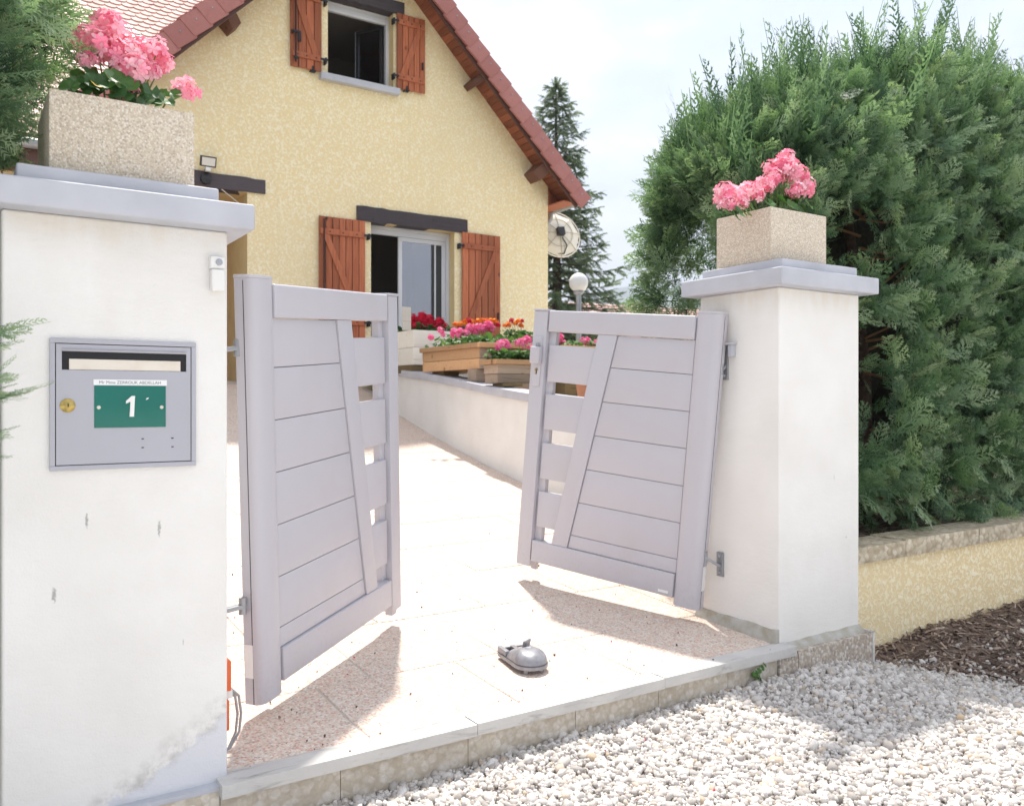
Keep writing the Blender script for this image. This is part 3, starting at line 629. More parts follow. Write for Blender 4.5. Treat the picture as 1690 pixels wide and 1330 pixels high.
def extra_right(t, F, X, bx, ls, hs):
    p = part('lock_plate', bx(1.122, 1.180, -.043, -.036, 1.085, 1.385), M['gate'], t, F, bevel=.0065, seg=3)
    part('handle', bx(1.112, 1.178, -.085, -.043, 1.222, 1.322), M['gate'], p, F, bevel=.010, seg=3)
    part('handle_pin', MB().lathe([(.010, 0), (.010, .02), (.006, .024)], 14, Matrix.Translation((X(1.140), -.062, 1.321))), M['steel'], p, F, smooth=40)
    kh = MB().lathe([(.0095, 0), (.0095, .0015)], 18, Matrix.Translation((X(1.150), -.0432, 1.185)) @ Matrix.Rotation(math.radians(90), 4, 'X')).box(X(1.150)-.0055, X(1.150)+.0055, -.0447, -.0432, 1.158, 1.180)
    part('keyhole', kh, M['black'], p, F)
    part('lock_cylinder', MB().lathe([(.0065, 0), (.0065, .003)], 14, Matrix.Translation((X(1.150), -.0445, 1.187)) @ Matrix.Rotation(math.radians(90), 4, 'X')).box(X(1.150)-.003, X(1.150)+.003, -.047, -.0445, 1.161, 1.178), M['brass'], p, F)
    part('sticker', bx(-.0022, -.0013, -.026+.018, .028, .10, .23), M['sticker'], hs, F)
    part('maker_plate', bx(.175, .235, -.0378, -.0362, .052, .066), M['sticker'], t, F)
    part('drop_bolt', bx(1.10, 1.14, .034, .06, -.03, .06), M['gate'], t, F, bevel=.004)
def extra_left(t, F, X, bx, ls, hs):
    # meeting stile fixed behind the lock stile
    ms = part('meeting_stile', bx(1.2005, 1.262, .000, .046, .045, 1.535), M['gate'], t, F, bevel=.005)
    part('stile_cap', bx(1.1985, 1.266, -.004, .050, 1.535, 1.546), M['gate'], ms, F, bevel=.003)
    part('sticker', bx(-.0022, -.0013, -.004, .030, .10, .225), M['sticker'], hs, F)
    part('foot_wheel', bx(1.13, 1.18, -.02, .02, -.028, .002), M['gate'], t, F, bevel=.004)
right = gate_leaf('grey aluminium gate leaf with lever lock plate, leaning open beside hedge pillar', (3.301, 3.233, .094), (-.325, .941, .094), (.026, -.090, .996), -1, extra_right)
left = gate_leaf('grey aluminium gate leaf with double outer stile, swung open beside mailbox pillar', (.925, 3.145, .082), (.773, .630, .075), (-.045, -.064, .997), 1, extra_left)

# hinges: plate on pillar, bolts, arm to stile
def hinge(pil, plate_p, nx, z0, z1, arm_to):
    x, y = plate_p
    t = part('hinge', MB().box(min(x, x+nx*.012), max(x, x+nx*.012), y-.022, y+.022, z0, z1), M['steel'], pil, bevel=.003)
    for zz in (z0+.022, z1-.022):
        part('bolt', MB().lathe([(.012, 0), (.012, .008), (.008, .013)], 6, Matrix.Translation((x+nx*.012, y, zz)) @ Matrix.Rotation(math.radians(90)*nx, 4, 'Y')), M['steel'], t, smooth=30)
    zc = z0 + (z1-z0)*.42; ax, ay, az = arm_to
    part('arm', MB().bar((x+nx*.010, y, zc), (ax, ay, az), .030, .016), M['steel'], t, bevel=.003)
    part('pivot', MB().lathe([(.014, -.03), (.014, .03)], 14, Matrix.Translation((ax, ay, az))), M['steel'], t, smooth=40)
    return t
hinge(pr, (3.3999, 3.145), -1, 1.305, 1.487, (3.352, 3.135, 1.36))
hinge(pr, (3.3999, 3.178), -1, .270, .398, (3.318, 3.215, .372))
hinge(pl, (.7352, 3.10), 1, 1.30, 1.46, (.852, 3.090, 1.385))
hinge(pl, (.7352, 3.12), 1, .38, .52, (.880, 3.125, .455))
peg = part('stub', MB().box(3.365, 3.3998, 3.075, 3.10, 1.425, 1.487), M['cap'], pr, bevel=.003)
part('stub_cap', MB().box(3.352, 3.3998, 3.065, 3.11, 1.487, 1.497), M['gate'], peg, bevel=.003)

# ground lock between the leaves
M['stop_grey'] = mat('stop_cast_grey', (.29, .29, .315), .40, .5, .2, noise=(30, .4, .7), col2=(.20, .195, .21), bump=(120, .1, .001))
SM = Matrix.Translation((2.125, 3.145, gz(3.145) + .004)) @ Matrix.Rotation(math.radians(-8), 4, 'Z') @ Matrix.Rotation(math.radians(1.5), 4, 'X')
gs = thing('gate_stop', 'grey cast metal gate stop with domed cover, standing on the slabs between leaves', 'gate stop', M=SM)
def stadium(w, y0, y1, n=10):   # square back end, rounded street end
    return [(-w*.92, y1), (-w, y1-.02), (-w, y0+w)] + [(-w*math.cos(a), y0+w-w*math.sin(a)) for a in np.linspace(0, math.pi, n)[1:-1]] + [(w, y0+w), (w, y1-.02), (w*.92, y1)]
part('base', MB().prism(stadium(.078, -.135, .135)[::-1], .016, Matrix.Translation((0, 0, .018))), M['stop_grey'], gs, SM, bevel=.003)
dome = MB(); nr, na = 8, 22; V = []
ring = []
for i in range(nr+1):
    a = i/nr*math.pi/2; sc = math.cos(a)**.55 if i < nr else 0.02; z = .038 + .052*math.sin(a)
    st = stadium(.074*sc + .0005, -.131*sc - .0, .055, 12)
    V += [(x, max(-.131, y if y < -.05 else y) + (1-sc)*.0, min(z, z - .028*max(0, (y+.02)/.08) if y > -.02 else z)) for x, y in st]
n_ = len(stadium(.07, -.13, .055, 12))
Fq = [(i*n_+k, i*n_+(k+1) % n_, (i+1)*n_+(k+1) % n_, (i+1)*n_+k) for i in range(nr) for k in range(n_)]
dome.add(V, Fq + [tuple(range(n_))[::-1], tuple(range(nr*n_, (nr+1)*n_))])
part('domed_cover', dome, M['stop_grey'], gs, SM, smooth=50)
part('seam', MB().prism(stadium(.0755, -.1325, .10)[::-1], .005, Matrix.Translation((0, 0, .0338))), M['gate_dark'], gs, SM)
ch = MB().box(-.074, -.052, .045, .132, .034, .060).box(.052, .074, .045, .132, .034, .060).box(-.012, .012, .055, .132, .034, .056).box(-.0519, .0519, .120, .132, .034, .052)
part('channel', ch, M['stop_grey'], gs, SM, bevel=.003)
part('slot', MB().box(-.050, .050, .058, .118, .034, .0365), M['black'], gs, SM)
LM = SM @ Matrix.Translation((.030, .055, .060)) @ Matrix.Rotation(math.radians(24), 4, 'X') @ Matrix.Rotation(math.radians(20), 4, 'Z')
part('catch_lever', MB().box(-.022, .022, -.006, .006, -.006, .046), M['stop_grey'], gs, LM, bevel=.006, seg=3)
part('hinge_block', MB().box(-.006, .045, .046, .066, .040, .066), M['stop_grey'], gs, SM, bevel=.003)
part('logo_boss', MB().lathe([(.014, 0), (.013, .002), (.011, .0015)], 20, SM.inverted() @ SM @ Matrix.Translation((0, -.035, .0885)) @ Matrix.Rotation(.1, 4, 'X')), M['stop_grey'], gs, SM, smooth=40)
for fx, fy in ((-.05, .10), (.05, .10), (-.035, -.085), (.035, -.085)):
    part('foot', MB().lathe([(.012, -.002), (.010, .020)], 12, Matrix.Translation((fx, fy, 0))), M['steel'], gs, SM, smooth=40)

# ------------------------------------------------------------------ driveway side wall with coping
WY = [3.36, 4.4, 5.6, 6.8, 7.7, 8.5, 9.4, 10.4, 11.4]; WZ = [.98, 1.05, 1.10, 1.18, 1.26, 1.35, 1.44, 1.52, 1.58]
dw = thing('driveway_wall', 'low white rendered wall rising along the driveway under the flower boxes', 'garden wall', (wall_x(3.36), 3.36, 0))
V = []; Vc = []
TH = .24
for y, z in zip(WY, WZ):
    x = wall_x(y)
    V += [(x, y, gz(y)-.1), (x, y, z), (x+TH, y, z), (x+TH, y, gz(y)-.1)]
    Vc += [(x-.035, y, z), (x-.035, y, z+.085), (x+TH+.03, y, z+.085), (x+TH+.03, y, z)]
q = lambda n: [(i*4+a, i*4+(a+1) % 4, i*4+4+(a+1) % 4, i*4+4+a) for i in range(n-1) for a in range(4)] + [(0,1,2,3), tuple(range(4*n-4, 4*n))]
part('wall_body', MB().add(V, q(len(WY))), M['plainwhite'], dw)
part('coping', MB().add(Vc, q(len(WY))), M['cap'], dw, bevel=.008)
def cop_z(y): return float(np.interp(y, WY, WZ)) + .085

# low yellow wall under the hedge
yw = thing('low_wall', 'low yellow roughcast wall with rough stone coping under the hedge', 'garden wall', (4.05, 3.0, -.3))
part('wall_body', MB().box(4.047, 12, 2.955, 3.12, -.5, .285), M['yellow2'], yw)
M['coping_stone'] = m_aggregate('coping_stone', [(.60,.52,.39),(.68,.60,.47),(.50,.42,.30),(.64,.56,.43)], 26, (.42,.35,.24), .8, .012, .9, .6)
xa = 4.05
for k, L_ in enumerate([.62, .80, .72, .9, .85, .9, .9, .9]):
    part('coping_stone', rough_block(xa, xa+L_-.006, 2.925, 3.16, .2855, .375 + .012*hsh(k, 5), 90+k, .012, 16, 4), M['coping_stone'], yw, smooth=40); xa += L_
# ------------------------------------------------------------------ house
HY = 12.2
house = thing('house', 'yellow roughcast house with steep gable, red tiled roof and wooden shutters', 'house', (5.13, HY, 1.2))
APX = 5.13
def roof_in(x): return 13.66 - x if x > APX else 3.40 + x      # underside of the gable rake
OPEN = [(1.95, 3.50, 1.0, 4.137), (5.39, 6.86, 1.75, 3.935), (4.695, 5.77, 6.045, 7.26)]
XL, XR = 1.53, 8.735
def wall_strips(x0, x1, zb, ztop, opens, y, depth):
    xsb = sorted({x0, x1} | {v for o in opens for v in o[:2] if x0 < v < x1} | ({APX} if x0 < APX < x1 else set())); mb = MB()
    for a, b in zip(xsb[:-1], xsb[1:]):
        cuts = sorted([(o[2], o[3]) for o in opens if o[0] <= a + 1e-6 and o[1] >= b - 1e-6]); z = zb
        for c0, c1 in cuts + [(None, None)]:
            if c0 is None: V = [(a, y, z), (b, y, z), (b, y, ztop(b)), (a, y, ztop(a))]
            else: V = [(a, y, z), (b, y, z), (b, y, c0), (a, y, c0)]; z = c1
            if V[2][2] - V[1][2] > 1e-4 or V[3][2] - V[0][2] > 1e-4: mb.add(V, [(0,1,2,3)])
    for (a, b, c0, c1) in opens:
        mb.add([(a,y,c0),(a,y+depth,c0),(a,y+depth,c1),(a,y,c1)], [(0,1,2,3)]); mb.add([(b,y,c0),(b,y,c1),(b,y+depth,c1),(b,y+depth,c0)], [(0,1,2,3)])
        mb.add([(a,y,c1),(a,y+depth,c1),(b,y+depth,c1),(b,y,c1)], [(0,1,2,3)]); mb.add([(a,y,c0),(b,y,c0),(b,y+depth,c0),(a,y+depth,c0)], [(0,1,2,3)])
    return mb
gable = wall_strips(XL, XR, .6, roof_in, OPEN[1:] + [OPEN[0]], HY, .30)
# side and back of the wing
gable.add([(XR,HY,.6),(XR,HY+8,.6),(XR,HY+8,roof_in(XR)),(XR,HY,roof_in(XR))], [(0,1,2,3)])
me = gable.mesh('wall', M['yellow'], fix=False)
# smooth reveals use the plain render
me.materials.append(M['plain_yellow'])
for p in me.polygons:
    if abs(p.normal.y) < .5 and p.center.x < XR - .01: p.material_index = 1
wall_o = part('wall', me, None, house)
pb = MB()  # porch recess behind the garage opening
pb.add([(1.95,HY+.3,1.0),(1.95,HY+1.7,1.0),(1.95,HY+1.7,4.137),(1.95,HY+.3,4.137)], [(0,1,2,3)]).add([(3.5,HY+.3,1.0),(3.5,HY+.3,4.137),(3.5,HY+1.7,4.137),(3.5,HY+1.7,1.0)], [(0,1,2,3)])
pb.add([(1.95,HY+1.7,1.0),(3.5,HY+1.7,1.0),(3.5,HY+1.7,4.137),(1.95,HY+1.7,4.137)], [(0,1,2,3)]).add([(1.95,HY+.3,4.137),(1.95,HY+1.7,4.137),(3.5,HY+1.7,4.137),(3.5,HY+.3,4.137)], [(0,1,2,3)])
part('porch', pb, M['plain_yellow'], house)
part('porch_skirting', MB().box(3.488, 3.4995, HY+.01, HY+1.69, 1.1, 1.45), M['plainwhite'], house)
part('garage_door', MB().box(1.96, 3.36, HY+1.62, HY+1.69, 1.2, 3.5), M['shutter'], house, bevel=.01)
part('porch_floor', MB().box(1.95, 3.5, HY-.02, HY+1.7, 1.0, 1.372), M['joint'], house)
# main wing, set back a little, with its own shuttered window
main = wall_strips(-4.5, XL, .6, lambda x: 4.35, [(-.10, .80, 1.9, 3.95)], HY+.06, .25).mesh('main_wall', M['yellow'], fix=False)
part('main_wall', main, None, house)
for nm, (xa_, xb_, ya_, yb_, za_, zb_) in {'room': (4.0, 7.6, HY+.31, 15.2, 1.74, 4.6), 'upper_room': (3.9, 6.5, HY+.31, 14.8, 5.4, 7.40), 'side_room': (-.6, 1.3, HY+.32, 14.6, 1.7, 4.2)}.items():
    mb = MB().add([(xa_,ya_,za_),(xb_,ya_,za_),(xb_,yb_,za_),(xa_,yb_,za_),(xa_,ya_,zb_),(xb_,ya_,zb_),(xb_,yb_,zb_),(xa_,yb_,zb_)], [(0,1,2,3),(4,7,6,5),(1,5,6,2),(2,6,7,3),(3,7,4,0)])
    part('room', mb, M['dark'], house)
# lintels, sill
def rough_beam(x0, x1, z0, z1, y0, y1, seed):
    r = random.Random(seed); n = 14; V = []
    for i in range(n+1):
        x = x0 + (x1-x0)*i/n; V += [(x, y0 + r.uniform(-.006,.006), z0 + r.uniform(-.010,.008)), (x, y1, z0), (x, y1, z1), (x, y0 + r.uniform(-.006,.006), z1 + r.uniform(-.008,.010))]
    return MB().add(V, [(i*4+a, i*4+(a+1)%4, i*4+4+(a+1)%4, i*4+4+a) for i in range(n) for a in range(4)] + [(0,1,2,3), (4*n,4*n+1,4*n+2,4*n+3)])
part('lintel', rough_beam(5.15, 7.09, 3.935, 4.157, HY-.035, HY+.22, 1), M['beam'], house)
part('lintel', rough_beam(4.50, 5.945, 7.235, 7.418, HY-.035, HY+.22, 2), M['beam'], house)
part('lintel', rough_beam(1.70, 3.75, 4.137, 4.338, HY-.035, HY+.22, 3), M['beam'], house)
part('window_sill', MB().box(4.555, 5.84, HY-.11, HY+.05, 5.945, 6.045), M['cap'], house, bevel=.008)
part('door_step', MB().box(5.2, 7.0, HY-.35, HY+.3, 1.55, 1.749), M['joint'], house, bevel=.008)
# glass
def m_glass():
    m = bpy.data.materials.new('window_glass'); m.use_nodes = True; n, l = m.node_tree.nodes, m.node_tree.links
    for x in list(n):
        if x.type != 'OUTPUT_MATERIAL': n.remove(x)
    tr = n.new('ShaderNodeBsdfTransparent'); tr.inputs[0].default_value = (.75, .78, .80, 1); gl = n.new('ShaderNodeBsdfGlossy'); gl.inputs['Roughness'].default_value = .01; gl.inputs['Color'].default_value = (.86, .86, .93, 1)
    lw = n.new('ShaderNodeLayerWeight'); lw.inputs['Blend'].default_value = .35; r = n.new('ShaderNodeMapRange'); r.inputs['To Min'].default_value = .20; r.inputs['To Max'].default_value = .9
    l.new(lw.outputs['Facing'], r.inputs['Value']); mx = n.new('ShaderNodeMixShader'); l.new(r.outputs[0], mx.inputs[0]); l.new(tr.outputs[0], mx.inputs[1]); l.new(gl.outputs[0], mx.inputs[2])
    l.new(mx.outputs[0], n['Material Output'].inputs['Surface']); return m
M['glass'] = m_glass()
# sliding door: fixed frame, one leaf closed on the right half
fy = HY + .16
dwin = part('window', frame_mb(5.392, 6.858, 1.752, 3.930, .055, fy, fy+.10).box(5.447, 6.803, fy+.02, fy+.09, 3.80, 3.875), M['frame'], house, bevel=.004)
leaf = part('sash', frame_mb(5.955, 6.802, 1.81, 3.799, .065, fy+.045, fy+.085), M['frame'], dwin, bevel=.004)
part('pane', MB().box(6.021, 6.55, fy+.060, fy+.068, 1.876, 3.733), M['glass'], dwin)
part('dark_strip', MB().box(6.551, 6.736, fy+.056, fy+.074, 1.876, 3.733), M['black_plastic'], dwin)
part('rail', MB().box(6.60, 6.625, fy+.04, fy+.0555, 1.876, 3.733), M['frame'], dwin)
# upper window: frame and a casement swung inwards
uwin = part('window', frame_mb(4.697, 5.768, 6.047, 7.255, .05, fy, fy+.08).box(4.747, 5.718, fy+.01, fy+.07, 7.10, 7.205), M['frame'], house, bevel=.004)
UM = Matrix.Translation((5.70, fy+.09, 6.10)) @ Matrix.Rotation(math.radians(-58), 4, 'Z')
cs = part('sash', frame_mb(-.50, 0, 0, 1.0, .05, -.02, .02), M['black_plastic'], uwin, UM, bevel=.003)
part('sash_edge', MB().box(-.506, -.5005, -.022, .022, 0, 1.0), M['frame'], uwin, UM)
part('pane', MB().box(-.449, -.051, -.004, .004, .051, .949), M['glass'], uwin, UM)
swin = part('window', frame_mb(-.098, .798, 1.902, 3.948, .06, fy+.02, fy+.10), M['frame'], house, bevel=.004)
part('pane', MB().box(-.037, .737, fy+.05, fy+.058, 1.963, 3.887), M['glass'], swin)
# shutters
def shutter(x0, x1, z0, z1, hinge_x, n, seed, yb=HY-.012):
    w = x1 - x0; h = z1 - z0; y1 = yb - .018; y0 = y1 - .030; s = MB(); hl = hinge_x == x0
    zb_, zt_ = z0 + h*.155, z1 - h*.115
    if h > 1.6: zb_, zt_ = z0 + h*.30 if False else z0 + h*.27, z1 - h*.105
    lw = .085 if h > 1.6 else .085
    s.box(x0+.02, x1-.02, y0-.022, y0, zt_-lw/2, zt_+lw/2).box(x0+.02, x1-.02, y0-.022, y0, zb_-lw/2, zb_+lw/2)
    a, b = (x0+.10, x1-.10); xa_, xb_ = (b, a) if not hl else (a, b)    # brace runs from the hinge side up to the free side
    zlo, zhi = zb_ + lw/2, zt_ - lw/2; bw = .05
    s.hexa([(xa_-bw,y0-.020,zlo),(xa_+bw,y0-.020,zlo),(xb_+bw,y0-.020,zhi),(xb_-bw,y0-.020,zhi)], [(xa_-bw,y0,zlo),(xa_+bw,y0,zlo),(xb_+bw,y0,zhi),(xb_-bw,y0,zhi)])
    if h > 1.6:
        z2 = z0 + h*.06; s.box(x0+.02, x1-.02, y0-.022, y0, z2-lw/2, z2+lw/2)
        s.hexa([(xa_-bw,y0-.020,z2+lw/2),(xa_+bw,y0-.020,z2+lw/2),(xb_+bw,y0-.020,zb_-lw/2),(xb_-bw,y0-.020,zb_-lw/2)], [(xa_-bw,y0,z2+lw/2),(xa_+bw,y0,z2+lw/2),(xb_+bw,y0,zb_-lw/2),(xb_-bw,y0,zb_-lw/2)])
    o = part('shutter', s, M['shutter'], house, bevel=.003)
    pw = w / n
    for k in range(n):
        e = .004*hsh(seed, k)
        part('plank', MB().box(x0+k*pw+.005, x0+(k+1)*pw-.005, y0, y1-e, z0 + .004*hsh(seed, k, 2), z1), M['shutter'], o, bevel=.004, seg=1)
    part('gap_shade', MB().box(x0+.006, x1-.006, y1-.012, y1-.0045, z0+.01, z1-.01), M['iron'], o)  # black sheet added behind the planks, painting their gaps as shade
    hx = hinge_x; dirn = -1 if hl else 1
    for zz in (zt_, zb_):
        part('hinge', MB().box(min(hx-dirn*.03, hx+dirn*.085), max(hx-dirn*.03, hx+dirn*.085), y0-.028, y0-.0225, zz-.016, zz+.016).box(hx+dirn*.055-.012, hx+dirn*.055+.012, y0-.034, HY, zz-.055, zz+.03), M['iron'], o)
    fx = x1-.07 if hl else x0+.07
    if not hl:   # espagnolette rod with handle on the free side
        part('rod', MB().tube([(fx, y0-.030, z0+.06), (fx, y0-.030, z1-.04)], .011, 8), M['iron'], o, smooth=60)
        part('handle', MB().box(fx-.05, fx+.07, y0-.05, y0-.028, z0+h*.40, z0+h*.43).box(fx+.03, fx+.075, y0-.048, y0-.03, z0+h*.30, z0+h*.41).box(fx-.03, fx+.03, y0-.044, y0-.0225, z0+.10, z0+.14), M['iron'], o, bevel=.005)
    else:
        part('handle', MB().box(fx-.012, fx+.012, y0-.05, y0-.0225, z0+h*.30, z0+h*.40), M['iron'], o, bevel=.005)
    sx = x0 + w*.33 if hl else x1 - w*.30
    part('stay', MB().box(sx-.035, sx+.05, HY-.075, HY-.001, z0-.02, z0-.002).box(sx-.012, sx+.012, HY-.09, HY-.072, z0-.05, z0+.055), M['iron'], o, bevel=.004)
    for zz in (zt_, zb_):
        for q in (.22, .5, .8):
            part('bolt', MB().lathe([(.012, 0), (.010, .006)], 8, Matrix.Translation((x0+w*q, y0-.022, zz)) @ Matrix.Rotation(math.radians(90), 4, 'X')), M['iron'], o)
    return o
shutter(4.535, 5.275, 1.80, 3.925, 5.275, 7, 1)
shutter(6.975, 7.715, 1.80, 3.945, 6.975, 6, 2)
shutter(4.105, 4.582, 6.05, 7.24, 4.582, 4, 3)
shutter(5.800, 6.300, 6.06, 7.235, 5.800, 5, 4)
shutter(.88, 1.30, 1.95, 4.02, .88, 5, 5, HY+.045)
# gable roof: slabs, verge tiles, fascia, soffit boards, purlins
VY0, VY1 = 11.64, 11.70
def rake_pt(side, s, y, off):
    """s metres down the slope from the apex line of the verge top; off metres perpendicular below it"""
    c = math.sqrt(.5); x = APX + side * (s*c - off*c) ; z = 8.79 - s*c - off*c
    return (x, y, z)
LN = {1: 5.78, -1: 5.45}
roof_m = M['tile']
roof_o = part('roof', MB(), M['tile'], house) if False else None
rs = MB()
for side in (1, -1):
    a0, a1 = [rake_pt(side, 0, VY1+.01, .03), rake_pt(side, LN[side]-.02, VY1+.01, .03), rake_pt(side, LN[side]-.02, VY1+.01, .16), rake_pt(side, 0, VY1+.01, .16)], None
    a1 = [(x, HY+9, z) for x, y, z in a0]; rs.hexa(a0, a1)
roof_o = part('roof', rs, M['verge'], house)
sof = part('soffit', MB(), M['gutter_brown'], house) if False else None
c = math.sqrt(.5)
for side in (1, -1):
    n = int(LN[side] / .285); st = LN[side] / n
    for k in range(n):
        s0, s1 = k*st, (k+1)*st + .03
        A = [rake_pt(side, s0, VY0 - .004, .012), rake_pt(side, s1, VY0 - .016, -.012), rake_pt(side, s1, VY0 - .016, .262), rake_pt(side, s0, VY0 - .004, .285)]
        Bk = [(x, y + .05, z) for x, y, z in A]
        vt = part('verge_tile', MB().hexa(A, Bk), M['verge'], roof_o, bevel=.006)
        # tile lip lying on the slope behind the verge face
        L = [rake_pt(side, s0, VY0 + .02, -.006), rake_pt(side, s1, VY0 + .02, -.034), rake_pt(side, s1, VY0 + .02, -.014), rake_pt(side, s0, VY0 + .02, .012)]
        part('edge_tile', MB().hexa(L, [(x, y + .20, z) for x, y, z in L]), M['verge'], roof_o)
        pm = rake_pt(side, s0 + st*.5, VY0 - .012, .11)
        part('nail', MB().lathe([(.014, 0), (.010, .012)], 8, Matrix.Translation(pm) @ Matrix.Rotation(math.radians(90), 4, 'X')), M['zinc'], roof_o)
    # fascia board under the verge tiles
    A = [rake_pt(side, .0, VY1, .15), rake_pt(side, LN[side]-.03, VY1, .15), rake_pt(side, LN[side]-.03, VY1, .315), rake_pt(side, .0, VY1, .315)]
    part('fascia', MB().hexa(A, [(x, y+.03, z) for x, y, z in A]), M['gutter_brown'], roof_o)
    bw = .118; nb = int((LN[side]-.1) / bw)
    for k in range(nb):
        s0, s1 = .05 + k*bw + .004, .05 + (k+1)*bw - .004
        A = [rake_pt(side, s0, VY1+.031, .185), rake_pt(side, s1, VY1+.031, .185), rake_pt(side, s1, HY-.001, .185), rake_pt(side, s0, HY-.001, .185)]
        Bk = [rake_pt(side, s0, VY1+.031, .168), rake_pt(side, s1, VY1+.031, .168), rake_pt(side, s1, HY-.001, .168), rake_pt(side, s0, HY-.001, .168)]
        part('soffit_board', MB().hexa(A, Bk), M['soffit'], roof_o)
# purlin ends: bars running out under the soffit, front ends cut back
def purlin(x, ztop, w, h, y0=VY1+.04):
    V = MB().hexa([(x-w/2, y0+.16, ztop-h), (x+w/2, y0+.16, ztop-h), (x+w/2, HY+.05, ztop-h), (x-w/2, HY+.05, ztop-h)],
                  [(x-w/2, y0, ztop), (x+w/2, y0, ztop), (x+w/2, HY+.05, ztop), (x-w/2, HY+.05, ztop)])
    V.v[-8:] = [tuple(p) for p in V.v[-8:]]
    return V
def rot_about(mb, x, z, a):
    ca, sa = math.cos(a), math.sin(a); mb.v = [(x + (px-x)*ca + (pz-z)*sa, py, z - (px-x)*sa + (pz-z)*ca) for px, py, pz in mb.v]; return mb
for (s, w, h, side) in [(1.42, .11, .20, 1), (3.12, .11, .20, 1), (4.92, .20, .26, 1), (3.05, .16, .24, -1), (1.42, .11, .20, -1), (4.92, .2, .26, -1)]:
    px_, _, pz_ = rake_pt(side, s, 0, .187)
    part('purlin', rot_about(purlin(px_, pz_, w, h), px_, pz_, side*math.radians(45)), M['purlin'], roof_o, bevel=.006)
# boxed eave at the right foot
ex, _, ez = rake_pt(1, LN[1]-.06, 0, .19)
bxo = MB().hexa([(XR+.002, 11.75, ez-.02), (ex, 11.75, ez-.02), (ex, 20, ez-.02), (XR+.002, 20, ez-.02)], [(XR+.002, 11.75, ez+.0), (ex, 11.75, ez+.0), (ex, 20, ez), (XR+.002, 20, ez)])
part('eave_soffit', bxo, M['soffit'], roof_o)
for k in range(6):
    x0 = XR + .002 + k*(ex-XR-.01)/6; x1 = XR + .002 + (k+1)*(ex-XR-.01)/6 - .006
    zt0, zt1 = 13.63 - x0 - .01, 13.63 - x1 - .01
    part('eave_board', MB().hexa([(x0, HY-.02, ez+.001), (x1, HY-.02, ez+.001), (x1, HY+.005, ez+.001), (x0, HY+.005, ez+.001)], [(x0, HY-.02, zt0), (x1, HY-.02, zt1), (x1, HY+.005, zt1), (x0, HY+.005, zt0)]), M['soffit'], roof_o)
part('gutter', MB().tube([(ex+.10, 11.75, ez+.03), (ex+.10, 20, ez+.03)], .065, 12), M['zinc'], roof_o, smooth=60)
part('downpipe', MB().tube([(ex+.06, 12.62, ez-.02), (ex+.05, 12.62, ez-.12), (ex-.02, 12.62, ez-.22), (XR+.22, 12.60, ez-.30), (XR+.09, 12.60, ez-.40), (XR+.07, 12.60, ez-.55), (XR+.07, 12.60, 1.4)], .05, 12), M['pvc'], house, smooth=60)

# main roof: fish-scale tiles, the nearest laid one by one
EX, EY, EZ = -3.2, 11.62, 4.33
TW, TE, TLn = .172, .155, .31
def fish_tile():
    w = TW*.49; pts = [(w, TLn), (-w, TLn)]; 
    pts += [(-w, .075)] + [(-w*math.cos(a), .075 - .070*math.sin(a)) for a in np.linspace(0, math.pi, 7)[1:-1]] + [(w, .075)]
    return MB().prism(pts, .019)
ft = fish_tile(); ft_me = ft.mesh('roof_tile', M['tile'])
tl = []
TILT = math.asin(.034 / TLn)
SV = lambda x: (3.40 + x - .10 - EZ) / c     # slope distance at which the roof meets the wing's left slope
mr_poly = [(-4.5, 0), (1.03, 0), (5.4, SV(5.4)), (5.4, 8.8), (-4.5, 8.8)]
main_roof = part('main_roof', MB().prism(mr_poly, .10, Matrix.Translation((0, EY, EZ - .13)) @ Matrix.Rotation(math.radians(45), 4, 'X')), M['tile'], house)
rot45 = Matrix.Rotation(math.radians(45), 4, 'X')
for r in range(46):
    for q in range(-6, 50):
        x = -.6 + (q + (.5 if r % 2 else 0)) * TW
        if x > 5.2 or x < -1.6: continue
        s = r * TE - .05; y, z = EY + s*c, EZ + s*c
        if z < 3.40 + x - .15 and x > .9 : continue     # below the wing's roof: not laid
        Mx = Matrix.Translation((x + .003*(hsh(r, q)-.5), y, z + .004)) @ rot45 @ Matrix.Translation((0, 0, .030)) @ Matrix.Rotation(-TILT + .02*(hsh(q, r, 1)-.5), 4, 'X') @ Matrix.Rotation(.03*(hsh(q, r, 2)-.5), 4, 'Z')
        d = np.array(Mx.translation) - _C; f = d @ _F; u = 845 + FPX*(d @ _R)/f; v = 660 - FPX*d[2]/f
        tl.append((f if (-30 < u < 420 and -40 < v < 300) else 1e3 + f, Mx))
tl.sort(key=lambda p: p[0])
for f, Mx in tl[:300]: link('roof_tile', ft_me, main_roof, Mx)
rest = MB()
for f, Mx in tl[300:]: rest.add([Mx @ Vector(p) for p in ft.v], ft.f)
rm = rest.mesh('roof_tiles', None); 
tm = NT('roof_tile_far', .72, .25); tm.done(tm.ramp(tm.sepc(tm.voro(6, out='Color'))[0], [(0, (.56, .36, .31)), (.5, (.62, .43, .38)), (1, (.50, .31, .27))]), tm.bump(tm.noise(45), .15, .003)); rm.materials.append(tm.m)
tag(part('roof_tiles', rm, None, main_roof), kind='stuff')
part('gutter', MB().tube([(-4.5, EY-.06, EZ-.10), (1.15, EY-.06, EZ-.10)], .065, 12), M['zinc'], main_roof, smooth=60)
part('eave_fascia', MB().box(-4.5, 1.5, EY+.02, EY+.05, EZ-.32, EZ-.09), M['gutter_brown'], main_roof)
part('eave_soffit', MB().box(-4.5, 1.5, EY+.051, HY+.05, EZ-.30, EZ-.27), M['soffit'], main_roof)
